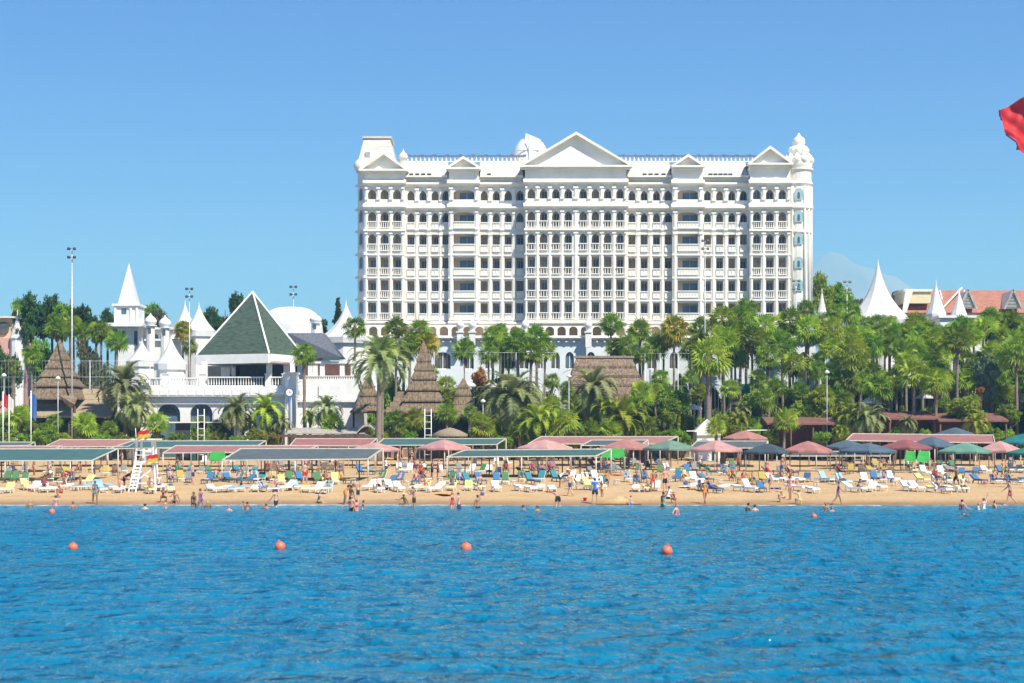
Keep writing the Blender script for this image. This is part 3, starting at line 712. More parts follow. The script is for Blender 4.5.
for p in (213, 224): mb = MB(); mb.box(X(p), X(p+9), D + 6, D + 6.15, Z(376), Z(365.5)); mb.build('inner_window', white2, t, O)
# right wing: pier, plain wall, dark roofed stage
mb = MB(); mb.box(X(286), X(297), D - 1, D + 2, zg, Z(374)); mb.box(X(284.8), X(298.2), D - 1.25, D + 2.2, Z(374) + .002, Z(372.3)); mb.build('pier', white2, t, O)
mb = MB(); mb.box(X(297), X(362), D + 1, D + 10, zg, Z(379)); mb.box(X(297), X(366), D + .5, D + 1 - .003, Z(402), Z(399.6)); mb.box(X(318), X(340), D + .8, D + .99, zg, Z(385)); mb.build('wing_wall', white2, t, O)
for p in (291, 309, 314, 321, 341, 352):
    mb = MB(); mb.box(X(p) - .3, X(p) + .3, D + 1.4, D + 2, Z(379) + .003 if p > 296 else Z(372), Z(362)); mb.build('column', white2, t, O)
mb = MB(); mb.box(X(296), X(356), D + 1.2, D + 2.2, Z(363), Z(361)); mb.build('beam', white2, t, O)
mb = MB(); mb.box(X(299), X(352), D + 6, D + 6.3, Z(379) + .003, Z(362)); mb.build('inner_wall', redwood, t, O)
mb = MB(); Dr = D + 4
XB = lambda p: PX(p, D + 9); ZB2 = lambda p: PZ(p, D + 9)
mb.add([(XB(288), D + 9, ZB2(333)), (XB(341), D + 9, ZB2(357)), (XB(341), D + 16, ZB2(357)), (XB(288), D + 16, ZB2(333)), (XB(288), D + 9, ZB2(359)), (XB(288), D + 16, ZB2(359)), (XB(321), D + 16, ZB2(332)), (XB(321), D + 11, ZB2(332))],
       [(0,4,1), (0,1,7), (1,2,6,7), (3,6,2), (3,5,4,0), (4,5,2,1), (0,7,6,3), (2,5,3)]); mb.build('slate_roof', greyroof, t, O)
mb = MB()
for i in range(9): mb.box(X(322 + i*1.9), X(323.8 + i*1.9), D + .9, D + 1.05, Z(360), Z(356.5)); 
mb.build('awning_valance', teal, t, O)
mb = MB()
for i in range(26): mb.box(X(304 + i*2.3), X(305.2 + i*2.3), D + 1.1, D + 1.25, Z(379) + .003, Z(376.2))
mb.box(X(303), X(362), D + 1.02, D + 1.3, Z(376.2) + .002, Z(375.3)); mb.build('wing_balustrade', white2, t, O)
# white balustraded forecourt between the wing and the hotel
D2 = 243; X2 = lambda p: PX(p, D2)
t = thing('boundary_wall', (X2(390), D2, gz(0, D2)), 'long white boundary wall with balustrade at the foot of the hotel', 'wall'); O = t.location.copy()
mb = MB(); mb.box(X2(330), X2(575), D2, D2 + .4, gz(0, D2) - .5, PZ(392, D2)); mb.build('wall', white2, t, O)
mb = MB()
for i in range(110): x = X2(330) + i*(X2(575) - X2(330))/110; mb.box(x, x + .14, D2 + .1, D2 + .3, PZ(392, D2), PZ(386.2, D2))
mb.box(X2(330), X2(575), D2 + .02, D2 + .38, PZ(386.2, D2) + .002, PZ(385.3, D2)); mb.build('balustrade', white2, t, O)
# side wing behind the palms (left foot of the hotel)
D2 = 246; t = thing('guest_wing', (PX(340, D2), D2, gz(0, D2)), 'low white wing with square windows between the dark roof and the hotel', 'building'); O = t.location.copy()
mb = MB(); mb.box(PX(322, D2), PX(372, D2), D2, D2 + 8, gz(0, D2), PZ(338, D2)); mb.build('wall', white2, t, O)
mb = MB(); mb.box(PX(321, D2), PX(373, D2), D2 - .3, D2 + 8.2, PZ(338, D2) + .002, PZ(335.5, D2)); mb.build('cornice', white2, t, O)
for p in (343, 352, 361): mb = MB(); mb.box(PX(p, D2), PX(p + 5, D2), D2 - .05, D2 - .003, PZ(374, D2), PZ(366, D2)); mb.build('window', glass, t, O)

# red roofed building at right
D = 262; X = lambda p: PX(p, D); Z = lambda p: PZ(p, D)
t = thing('red_roofed_house', (X(965), D, gz(0, D)), 'long house with red tiled roof and cream gables beyond the palms, right', 'house'); O = t.location.copy()
mb = MB(); mb.box(X(906), X(1075), D + 1, D + 12, gz(0, D), Z(312)); mb.build('wall', cream, t, O)
mb = MB(); mb.xprism([(D - .5, Z(313)), (D + 13, Z(313)), (D + 9, Z(287.5)), (D + 5, Z(287.5))], X(905), X(1080)); rf = mb.build('roof', redtile, t, O)
mb = MB(); mb.box(X(903.5), X(930), D - .6, D + 6, Z(303.5), Z(292)); mb.build('gable_wall', mat('yellow_render', (.72,.60,.36), .8, .06), t, O)
mb = MB(); mb.box(X(902.5), X(931), D - .9, D + 6.3, Z(292) + .002, Z(289.6)); mb.add([(X(901), D - 1, Z(313)), (X(905), D - 1, Z(313)), (X(912), D - 1, Z(290)), (X(904), D - 1, Z(290)), (X(901), D - .7, Z(313)), (X(905), D - .7, Z(313)), (X(912), D - .7, Z(290)), (X(904), D - .7, Z(290))], [(0,1,2,3), (7,6,5,4), (0,4,5,1), (1,5,6,2), (3,2,6,7), (0,3,7,4)]); mb.build('gable_trim', cream, t, O)
for a, b, top in ((938, 968, 287.5), (964, 972, 286)):
    mb = MB(); mb.bar((X(a if a < 950 else 961), D - .8, Z(312)), (X(b if b < 970 else 972), D + 3.5, Z(top - 2)) if a < 950 else (X(972), D + 4.4, Z(288.3)), .2, .2); mb.build('verge', cream, t, O)
mb = MB(); mb.bar((X(941), D - .8, Z(300)), (X(947), D + 4.4, Z(288.3)), .2, .2); mb.build('verge', cream, t, O)
for p in (965, 1010):
    mb = MB(); mb.prism([(X(p - 8), Z(309)), (X(p + 8), Z(309)), (X(p), Z(291.5))], D - 1.4, D + 5); o = mb.build('dormer', cream, t, O)
    mb = MB()
    for k in range(4): mb.box(X(p - 6 + k), X(p + 6 - k), D - 1.6, D - 1.41, Z(307.5 - k*3.2), Z(306.3 - k*3.2))
    mb.bar((X(p - 9), D - 1.7, Z(310)), (X(p), D - 1.7, Z(290.5)), .3); mb.bar((X(p + 9), D - 1.7, Z(310)), (X(p), D - 1.7, Z(290.5)), .3); mb.build('timber_frame', woodlt, o, O)
t = thing('white_annex', (X(975), 250, gz(0, 250)), 'low white annex below the two cone spires', 'building'); O = t.location.copy()
mb = MB(); mb.box(PX(940, 250), PX(1000, 250), 250, 256, gz(0, 250), PZ(318, 250)); mb.build('wall', white2, t, O)
mb = MB(); mb.box(PX(938, 250), PX(1002, 250), 249.6, 256.4, PZ(318, 250) + .002, PZ(315.5, 250)); mb.build('cornice', white2, t, O)
t = thing('peach_house', (PX(0, 262), 262, gz(0, 262)), 'peach and pink house at the far left edge behind the trees', 'house'); O = t.location.copy()
mb = MB(); mb.box(PX(-50, 262), PX(13, 262), 262, 272, gz(0, 262), PZ(338, 262)); mb.build('wall', mat('pink_render', (.62,.34,.28), .85, .08), t, O)
mb = MB(); mb.prism([(PX(-50, 262), PZ(338, 262)), (PX(14, 262), PZ(338, 262)), (PX(11, 262), PZ(318, 262)), (PX(-50, 262), PZ(318, 262))], 262.5, 272); mb.build('upper_wall', mat('peach_render', (.70,.50,.28), .85, .08), t, O)
mb = MB(); mb.lathe([(1.0, 0), (1.0, .2)], (0,0,0), 16); o = mb.build('round_window', glass, t, loc=Vector((PX(2, 262), 262.4, PZ(328, 262))) - O); o.rotation_euler = (math.pi/2, 0, 0)
mb = MB(); mb.box(PX(-52, 262), PX(15, 262), 261.6, 272, PZ(318, 262) + .002, PZ(316.4, 262)); mb.build('cornice', cream, t, O)

# ------------------------------------------------------------------ thatched huts
def tiers(mb, cx, cy, prof, n=4, rot=math.pi/4, k=1.42, thick=.28):
    # prof = [(half width, z)] from the bottom up, each tier overlaps the next one
    for (r0, z0), (r1, z1) in zip(prof, prof[1:]):
        mb.lathe([(max(.02, (r0-.25)*k), z0 - .02), (r0*k, z0), (r0*k, z0 + thick*.6), (max(.03, r1*k*.80), z1 + .25)], (cx, cy, 0), n, 0, False, rot=rot)
def hut(name, px, apex, base, hw, D, label, roofprof, posts=4, m=thatch, extra=None, group=None, floor_z=None):
    x = PX(px, D); t = thing(name, (x, D, gz(x, D)), label, 'hut', group); s = F/D; g0 = gz(x, D)
    mb = MB(); tiers(mb, 0, 0, [(w/s, PZ(py, D) - g0) for w, py in roofprof]); mb.build('roof', m, t)
    zt = PZ(roofprof[0][1], D) - g0 + .3; r = roofprof[0][0]/s*.8
    for sx_ in (-1, 1):
        for sy in (-1, 1):
            p = MB(); p.tube([(sx_*r, sy*r, 0), (sx_*r, sy*r, zt)], .13, 8); p.build('post', wood, t)
    return t
t = hut('thatched_hut', 60, 345, 393, 24, 226, 'tall tiered pyramid thatched hut at left behind the shade roofs', [(25, 400), (20.3, 387), (16, 377.5), (12, 369), (8.4, 360.5), (5, 352), (.4, 341)])
s = F/226; O = t.location
mb = MB()
for i in range(5):      # long lower thatched roof, stepped
    z0 = PZ(418 - i*5.6, 226) - O.z; y0 = -3.2 + i*1.0
    mb.xprism([(y0, z0), (y0 + 1.4, z0 + .1), (y0 + 1.4, z0 + .98), (y0 + 1.1, z0 + .98), (y0, z0 + .26)], PX(34, 226) - O.x, PX(116 - i*3.6, 226) - O.x)
mb.xprism([(1.6, PZ(392, 226) - O.z), (6, PZ(392, 226) - O.z - 2), (6, PZ(418, 226) - O.z), (1.6, PZ(418, 226) - O.z)], PX(34, 226) - O.x, PX(100, 226) - O.x)
mb.build('lower_roof', mat('thatch_light', (.27,.20,.12), .95, .35, 2.2, stretch=(4,4,.6), bump=1, bscale=8, col2=(.46,.37,.25)), t)
for p in (40, 58, 74, 90, 104): mb = MB(); mb.tube([(PX(p, 226) - O.x, -2.6, 0), (PX(p, 226) - O.x, -2.6, PZ(417, 226) - O.z)], .11, 8); mb.build('post', wood, t)
mb = MB(); mb.lathe([(.9,0),(.75,.5),(.15,1.9),(.02,2.2)], (0,0,0), 8, 0, False); o = mb.build('dormer_hood', thatch_brown, t, loc=(PX(80, 226) - O.x, -3.6, PZ(403, 226) - O.z)); o.rotation_euler = (R(35), R(-60), 0)
t = hut('thatched_hut', 424, 345, 410, 24, 224, 'tallest tiered thatched spire roof standing right of the thick-trunked palm', [(26, 413), (21, 402), (16.5, 391), (12.7, 380), (9.7, 371), (7.3, 362), (4.4, 353), (.3, 343)])
O = t.location
mb = MB()
for i in range(4):
    z0 = PZ(414 - i*5.2, 224) - O.z; y0 = -3.4 + i*.9
    mb.xprism([(y0, z0), (y0 + 1.3, z0 + .1), (y0 + 1.3, z0 + .9), (y0 + 1.0, z0 + .9), (y0, z0 + .24)], PX(388 + i*3, 224) - O.x, PX(430, 224) - O.x)
mb.build('lower_roof', thatch, t)
hut('thatched_hut', 368.5, 380, 404, 12, 222, 'small tiered thatched hut left of the thick-trunked palm', [(17, 413), (11.5, 406), (9, 396.5), (6, 388), (3.2, 380.5), (.3, 374)], group='small thatched huts')
hut('thatched_hut', 463.5, 382, 410, 12, 222, 'small tiered thatched hut right of the tallest thatched spire', [(29, 418), (19, 412.5), (11, 405.5), (8.5, 396), (6, 388.5), (.3, 380)], group='small thatched huts')
# big thatched hall
D = 228; X = lambda p: PX(p, D); Z = lambda p: PZ(p, D)
t = thing('thatched_hall', (X(605), D, gz(0, D)), 'broad hip-roofed thatched hall at the centre behind grey-green palms', 'hall'); O = t.location.copy()
mb = MB(); A = [(X(562), D - 4, Z(405)), (X(650), D - 4, Z(405)), (X(650), D + 9, Z(400)), (X(562), D + 9, Z(400))]; B = [(X(577), D + 2, Z(357)), (X(633), D + 2, Z(357))]
mb.add(A + B, [(0,1,5,4), (1,2,5), (2,3,4,5), (3,0,4), (3,2,1,0)])
for k in range(1, 5):
    u = k/5; pa = Vector(A[0]).lerp(Vector(B[0]), u); pb2 = Vector(A[1]).lerp(Vector(B[1]), u); mb.bar(pa + Vector((0,-.12,0)), pb2 + Vector((0,-.12,0)), .22, .3)
mb.build('roof', thatch_brown, t, O)
mb = MB(); mb.box(X(570), X(642), D, D + 7, gz(0, D), Z(404)); mb.build('wall', redwood, t, O)
mb = MB(); mb.bar((B[0][0] - .3, D + 2, B[0][2] + .1), (B[1][0] + .3, D + 2, B[1][2] + .1), .5, .3); mb.build('ridge_cap', thatch_pale, t, O)
for p in (568, 585, 603, 622, 644): mb = MB(); mb.tube([(X(p), D - 3.4, gz(0, D)), (X(p), D - 3.4, Z(403))], .13, 8); mb.build('post', wood, t, O)

# straw umbrella, kiosk, dark red pavilions, low vaulted shelter
def straw_umbrella(px, apex, eave, hw, D, label):
    x = PX(px, D); t = thing('straw_parasol', (x, D, gz(x, D)), label, 'parasol', 'straw parasols'); s = F/D; g0 = t.location.z
    mb = MB(); za, ze = PZ(apex, D) - g0, PZ(eave, D) - g0
    mb.lathe([(hw/s*.97, ze - .25), (hw/s, ze), (hw/s*.6, ze + (za-ze)*.55), (hw/s*.2, za - .1), (.03, za)], (0,0,0), 20); mb.build('straw_roof', thatch_pale, t)
    mb = MB(); mb.tube([(0,0,0), (0,0,za - .1)], .08, 8); mb.build('pole', wood, t)
straw_umbrella(450, 427.5, 434.5, 18, 212, 'wide pale straw parasol right of the white frame ladder')
straw_umbrella(503, 403, 413, 11, 224, 'small pale straw parasol in the palms right of the small hut')
D = 213; X = lambda p: PX(p, D); Z = lambda p: PZ(p, D)
t = thing('beach_kiosk', (X(709), D, gz(X(709), D)), 'white kiosk with steep pale roof behind the red parasol', 'kiosk'); O = t.location.copy()
mb = MB(); mb.box(X(697), X(721), D, D + 4, O.z, Z(432)); mb.build('wall', white2, t, O)
mb = MB(); mb.lathe([(14/(F/D)*1.4, Z(432) + .002), (13/(F/D)*1.4, Z(430.5)), (4/(F/D)*1.4, Z(422)), (.05, Z(419))], (X(709), D + 2, 0), 4, 0, False, rot=math.pi/4); mb.build('roof', tentw, t, O)
mb = MB(); mb.box(X(712), X(717), D - .06, D - .003, O.z, Z(441)); mb.build('door', darkm, t, O)
mb = MB(); mb.box(X(700), X(708), D - .06, D - .003, Z(447), Z(440)); mb.build('hatch', grey, t, O)
mb = MB(); mb.bar((X(686), D - .5, Z(431)), (X(770), D - .5, Z(430)), .18, .12); mb.build('roof_pole', white2, t, O)
def pavilion(name, a, b, D, top, eave, label, roofm=redtile, wallm=redwood):
    t = thing(name, (PX((a+b)/2, D), D, gz(0, D)), label, 'pavilion'); O = t.location.copy()
    mb = MB(); za, ze = PZ(top, D), PZ(eave, D)
    mb.xprism([(D - 2.5, ze), (D + 6, ze), (D + 6, ze + .15), (D + 2, za), (D - 2.5, ze + .2)], PX(a, D), PX(b, D)); mb.build('roof', roofm, t, O)
    mb = MB(); mb.box(PX(a + 4, D), PX(b - 4, D), D + 3, D + 5.8, O.z, ze - .003); mb.build('wall', wallm, t, O)
    n = max(2, int((b - a)/22))
    for i in range(n + 1): x = PX(a + 2 + (b - a - 4)*i/n, D); mb = MB(); mb.tube([(x, D - 2.2, O.z), (x, D - 2.2, ze)], .12, 8); mb.build('post', wood, t, O)
darkred = mat('dark_red_tile', (.20,.085,.07), .8, .25, 2, stretch=(1,1,4), bump=.4, bscale=6)
pavilion('open_pavilion', 764, 834, 215.5, 417, 425, 'open dark red pavilion behind the navy and coral parasols', darkred)
pavilion('open_pavilion', 884, 934, 217, 411, 420, 'dark red roofed pavilion behind the left of two tall right trunks', darkred)
pavilion('open_pavilion', 934, 1003, 216, 413, 422, 'wide dark red roofed pavilion behind the teal parasols at right', darkred)
pavilion('open_pavilion', 642, 682, 228, 397, 404, 'small shaded pavilion right of the thatched hall', thatch_brown)
D = 214; X = lambda p: PX(p, D); Z = lambda p: PZ(p, D)
t = thing('vaulted_shelter', (X(330), D, gz(X(330), D)), 'long low grey shelter with curved roof end behind the coral shade', 'shelter'); O = t.location.copy()
mb = MB(); mb.xprism([(D - 1.6, Z(434)), (D - 1.6, Z(433)), (D, Z(429)), (D + 2, Z(427.5)), (D + 4.5, Z(433)), (D + 4.5, Z(434))], X(288), X(366)); mb.build('roof', woodlt, t, O)
mb = MB(); pts = [(X(357 + 23*k/10), Z(433.5 - 9.5*math.sin(math.pi*k/10))) for k in range(11)]; pin = [(X(357 + 23*k/10), Z(434.6 - 8.2*math.sin(math.pi*k/10))) for k in range(11)]
for k in range(10):
    vs = [(pts[k][0], D-2, pts[k][1]), (pts[k+1][0], D-2, pts[k+1][1]), (pin[k+1][0], D-2, pin[k+1][1]), (pin[k][0], D-2, pin[k][1])]
    mb.add(vs + [(x, y + 6, z) for x, y, z in vs], [(0,3,2,1), (4,5,6,7), (0,1,5,4), (3,7,6,2)])
mb.build('curved_roof', woodlt, t, O)
mb = MB(); mb.box(X(262), X(384), D - 1.8, D - 1.5, Z(437), Z(434.6)); mb.build('beam', wood, t, O)
for p in (266, 290, 312, 334, 358, 381): mb = MB(); mb.box(X(p) - .1, X(p) + .1, D - 1.75, D - 1.55, O.z, Z(437) - .003); mb.build('post', wood, t, O)
mb = MB(); mb.box(X(288), X(380), D + 1, D + 1.2, O.z, Z(436.5)); mb.build('wall', woodlt, t, O)
# green changing cabins under the arches
for i, p in enumerate((188, 219)):
    D = 216; t = thing('green_cabin', (PX(p, D), D, gz(0, D)), ['pale green changing cabin left of the white frame ladder', 'pale green changing cabin right of the white frame ladder'][i], 'cabin', 'pale green cabins'); x = 0; g0 = t.location.z
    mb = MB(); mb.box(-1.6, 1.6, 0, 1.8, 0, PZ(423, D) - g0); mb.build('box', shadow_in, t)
    mb = MB(); mb.box(.3 if i == 0 else -1.5, 1.0 if i == 0 else -.8, -.08, -.003, 0, PZ(422, D) - g0); mb.build('door', mat('pale_green_paint', (.22,.48,.27), .6), t)
    mb = MB(); mb.box(-2.3, 2.3, -.6, 2.2, PZ(423, D) - g0 + .003, PZ(421.8, D) - g0); mb.build('roof', cream, t)

# ------------------------------------------------------------------ poles, fences, flags, clock
def mast(name, px, top, D, label, heads, r=.12, group=None, base_z=None):
    x = PX(px, D); g0 = gz(x, D); z = PZ(top, D) - g0
    t = thing(name, (x, D, g0), label, 'floodlight' if name == 'floodlight_mast' else 'lamp post', group)
    mb = MB(); mb.tube([(0,0,0), (0,0,z)], [r, r*.55], 8); mb.build('pole', galv, t)
    if heads == 'flood':
        mb = MB(); mb.box(-.5, .5, -.05, .05, z - .05, z + .05); mb.box(-.5, .5, -.05, .05, z - 1.15, z - 1.05); mb.build('crossbar', darkm, t)
        for dz in (0, -1.1):
            for dx in (-.38, .38):
                h = MB(); h.obox((dx, -.28, z + dz), .34, .2, .3, Matrix.Rotation(R(-25), 3, 'X')); h.build('lamp_head', darkm, t)
    else:
        mb = MB(); mb.lathe([(.08,-.1),(.3,0),(.34,.12),(.15,.3),(.02,.38)], (0,0,z), 10); mb.build('lamp_head', white2, t)
GF = 'floodlight masts over the grounds'
mast('floodlight_mast', 72, 249, 222, 'tallest galvanised floodlight mast at left beside the thatched hut', 'flood', .13, GF)
mast('floodlight_mast', 189.5, 289, 246, 'floodlight mast rising from the orange-fronded palm between tents', 'flood', .1, GF)
mast('floodlight_mast', 293.5, 287, 250, 'floodlight mast in front of the white dome', 'flood', .1, GF)
mast('floodlight_mast', 705, 241, 238, 'floodlight mast in front of the hotel facade, right half', 'flood', .11, GF)
mast('floodlight_mast', 796, 281, 238, 'floodlight mast in front of the hotel\'s round turret', 'flood', .11, GF)
mast('floodlight_mast', 847, 282, 240, 'floodlight mast right of the hotel before the blue sky', 'flood', .11, GF)
GLp = 'slim lamp posts along the promenade'
for px, top, D, lb in ((58, 379, 214, 'slim lamp post in front of the tall left thatched hut'), (827, 373, 214, 'slim lamp post before the yellow-green acacia'), (569, 377, 214, 'slim lamp post left of the thatched hall'),
                       (4, 376, 216, 'lamp post with white head at the left edge'), (483, 402, 214, 'lamp post right of the small hut')):
    mast('lamp_post', px, top, D, lb, 'lamp', .07, GLp)
t = thing('clock_post', (PX(289.5, 215), 215, gz(0, 215)), 'blue street clock on a post before the terrace building', 'clock'); z = PZ(392.5, 215) - t.location.z
mb = MB(); mb.tube([(0,0,0), (0,0,z - .5)], .13, 10); mb.build('post', mat('blue_paint', (.05,.09,.30), .5), t)
mb = MB(); mb.lathe([(.55,-.14),(.55,.14)], (0,0,0), 24); o = mb.build('clock_case', mat('blue_paint', (.05,.09,.30)), t, loc=(0,0,z)); o.rotation_euler = (math.pi/2, 0, 0)
mb = MB(); mb.lathe([(.43,.141),(.43,.16)], (0,0,0), 24); mb.build('dial', white2, o)
mb = MB(); mb.obox((.0,.12,.17), .05, .26, .02); mb.obox((.11,.0,.17), .24, .05, .02); mb.build('hands', darkm, o)
def frame_ladder(px, top, bot, D, label):
    t = thing('frame_ladder', (PX(px, D), D, gz(0, D)), label, 'ladder', 'white frame ladders'); g0 = t.location.z; z1 = PZ(top, D) - g0
    for sx_ in (-.4, .4): mb = MB(); mb.tube([(sx_,0,0), (sx_,0,z1)], .06, 6); mb.build('rail', white2, t)
    for k in range(1, 8): mb = MB(); mb.tube([(-.4,0,z1*k/8), (.4,0,z1*k/8)], .04, 6); mb.build('rung', white2, t)
frame_ladder(201, 409, 440, 212, 'white upright frame ladder between the green cabins')
frame_ladder(428, 409, 438, 212, 'white upright frame ladder before the tallest thatched spire')
def fence(a, b, D, top, px_posts, label, rails):
    t = thing('court_fence', (PX((a+b)/2, D), D, gz(0, D)), label, 'fence', 'tall court fences'); g0 = t.location.z
    for p in px_posts: mb = MB(); x = PX(p, D) - t.location.x; mb.tube([(x,0,0), (x,0,PZ(top, D) - g0)], .06, 6); mb.build('post', galv, t)
    for r_ in rails: mb = MB(); mb.tube([(PX(a, D) - t.location.x,0,PZ(r_, D) - g0), (PX(b, D) - t.location.x,0,PZ(r_, D) - g0)], .03, 5); mb.build('rail', galv, t)
    mb = MB(); x0, x1 = PX(a, D) - t.location.x, PX(b, D) - t.location.x; z1 = PZ(top, D) - g0; n = int((x1-x0)/.45)
    for i in range(n): x = x0 + (i+.5)*(x1-x0)/n; mb.box(x - .008, x + .008, -.01, .01, .2, z1)
    mb.build('netting', galv, t)
fence(-20, 182, 231, 360, (24, 49, 62, 90, 121, 150, 180), 'tall mesh court fence behind the left thatched hut', (361, 377, 387))
fence(432, 560, 231, 352, (434, 463, 490, 516, 543), 'tall mesh court fence before the ground floor, left of the hall', (352.6, 387))
fence(640, 770, 231, 353, (645, 660, 678, 705, 735, 765), 'tall mesh court fence right of the thatched hall', (353.4, 386))
# green windscreens
for i, (a, b) in enumerate(((698, 707), (731, 750))):
    D = 234; t = thing('windscreen', (PX((a+b)/2, D), D, gz(0, D)), ['narrow green windscreen left of the thick palm trunk', 'wide green windscreen right of the thick palm trunk'][i], 'screen', 'green windscreens')
    mb = MB(); mb.box(PX(a, D) - t.location.x, PX(b, D) - t.location.x, 0, .05, PZ(397, D) - t.location.z, PZ(384, D) - t.location.z); mb.build('screen_cloth', mat('green_screen', (.01,.22,.16), .8), t)
    for p in (a, b): mb = MB(); x = PX(p, D) - t.location.x; mb.tube([(x,.1,0), (x,.1,PZ(383, D) - t.location.z)], .05, 6); mb.build('post', galv, t)
def flagpole(px, top, D, label, fl):
    t = thing('flagpole', (PX(px, D), D, gz(0, D)), label, 'flagpole', 'flagpoles at the left edge'); g0 = t.location.z; z = PZ(top, D) - g0
    mb = MB(); mb.tube([(0,0,0), (0,0,z)], .07, 8); mb.lathe([(.1,0),(.1,.12),(.01,.2)], (0,0,z), 8); mb.build('pole', white2, t)
    f = thing('flag', (PX(px, D), D, g0 + z), fl[0], 'flag'); w, h, m_, dirn = fl[1:]
    mb = MB(); n = 10; vs = []
    for j in range(7):
        for i in range(n + 1):
            u = i/n; v = j/6; vs.append((dirn*(.09 + u*w*(1 - .15*v)), .15*math.sin(u*7 + v*2)*u, -.1 - v*h - .25*u*u*h))
    mb.add(vs, [(j*(n+1)+i, j*(n+1)+i+1, (j+1)*(n+1)+i+1, (j+1)*(n+1)+i) for j in range(6) for i in range(n)], 0, True); mb.build('cloth', m_, f)
flagpole(3, 393, 212, 'white flagpole with a limp red flag at the left edge', ('limp red flag on the leftmost flagpole', .55, 1.6, redcloth, 1))
flagpole(9, 396, 212, 'white flagpole with a hanging white and red flag', ('hanging white flag beside the limp red flag', .5, 1.7, mat('white_cloth', (.75,.7,.68), .8, transl=.2), 1))
flagpole(31, 392, 212, 'white flagpole with a blue flag in front of the lower thatch', ('long hanging blue flag before the thatched hut', .6, 3.0, mat('blue_cloth', (.06,.15,.42), .8, transl=.2), 1))
# big red flag on the tall shore pole just outside the picture
D = 124; xp = PX(1092, D); t = thing('tall_flagpole', (xp, D, gz(xp, D)), 'very tall white flagpole on the shore carrying the big red flag', 'flagpole'); z = PZ(88, D) - t.location.z
mb = MB(); mb.tube([(0,0,0), (0,0,z)], [.2,.1], 12); mb.lathe([(.15,0),(.18,.2),(.02,.4)], (0,0,z), 10); mb.build('pole', white2, t)
f = thing('red_flag', (xp, D, t.location.z + z), 'big red flag flying at the upper right edge against the sky', 'flag')
mb = MB(); n = 40; mrows = 22; L_ = (1092 - 1001)/(F/D); vs = []
for j in range(mrows + 1):
    for i in range(n + 1):
        u = i/n; v = j/mrows
        x = -.15 - u*L_*(1 - .18*max(0, v - .12)) 
        topz = (88 - (96 + 17*max(0, u - .55)**1.6 * 1.0))/(F/D); 
        tz = -(8 + 22*max(0, (u - .62)/.38)**1.7*.72)/(F/D); bz = -(62 + 2.5*u)/(F/D)
        zz = tz*(1-v) + bz*v
        y = .55*math.sin(u*9 + v*2.2)*u**.6 + .28*math.sin(u*17 - v*7)*u + .18*math.sin(u*31 + v*13)*u
        vs.append((x + .12*math.sin(v*9)*u, y, zz + .1*math.sin(u*20)*u))
mb.add(vs, [(j*(n+1)+i, j*(n+1)+i+1, (j+1)*(n+1)+i+1, (j+1)*(n+1)+i) for j in range(mrows) for i in range(n)], 0, True); c = mb.build('cloth', redcloth, f)
mb = MB(); 
e = [Vector(vs[j*(n+1)+n]) for j in range(mrows+1)]
mb.tube(e[:6], .06, 5); mb.tube(e[13:], .06, 5); mb.build('hem', mat('dark_blue_hem', (.05,.03,.16), .8), f)
# ------------------------------------------------------------------ palms, trees, shrubs
def fan_crown(seed, nl=40, R0=2.2, droop=.5, lo=-50):
    r = random.Random(seed); mb = MB()
    for i in range(nl):
        u = (i + .5)/nl; el = R(82 - (82 - lo)*u**.85 + r.uniform(-9, 9)); az = i*2.39996 + r.uniform(-.25, .25)
        d = Vector((math.cos(el)*math.cos(az), math.cos(el)*math.sin(az), math.sin(el)))
        pl = R0*r.uniform(.36, .62); side = Vector((-math.sin(az), math.cos(az), 0)); up = side.cross(d) * -1
        if up.z < 0 and el > 0: up = -up
        hub = d*pl + Vector((0,0,-.08*pl))
        w = .035; mb.add([side*w, -side*w, hub - side*w, hub + side*w], [(0,1,2,3)])
        fr = R0*r.uniform(.5, .62); nb = 11; tw = r.uniform(-1.15, 1.15)
        s2 = side*math.cos(tw) + up*math.sin(tw); u2 = up*math.cos(tw) - side*math.sin(tw)
        for k in range(nb):
            a = R(-105 + 210*k/(nb-1)); L = fr*(1 - .25*abs(a)/2)
            dd = d*math.cos(a) + s2*math.sin(a)
            ww = s2*math.cos(a) - d*math.sin(a)
            m_ = hub + dd*L*.6 - u2*.04; tip = hub + dd*L*r.uniform(.8, 1.18) + Vector((0,0,-droop*L*r.uniform(.3, .6)))
            bw = L*.068
            mb.add([hub, m_ - ww*bw + u2*.03, tip, m_ + ww*bw - u2*.02], [(0,1,2,3)])
    return mb
def skirt(seed, R0=1.2, n=26, L=1.6):
    r = random.Random(seed); mb = MB()
    for i in range(n):
        az = i*2.4; z0 = r.uniform(-.5, .1); rr = r.uniform(.5, 1)*R0; l = L*r.uniform(.6, 1.1)
        a = Vector((.2*math.cos(az), .2*math.sin(az), z0)); b = Vector((rr*.7*math.cos(az), rr*.7*math.sin(az), z0 - l*.35)); c = Vector((rr*.6*math.cos(az), rr*.6*math.sin(az), z0 - l))
        s_ = Vector((-math.sin(az), math.cos(az), 0))*r.uniform(.2, .42)
        mb.add([a, b - s_, c, b + s_], [(0,1,2,3)])
    return mb
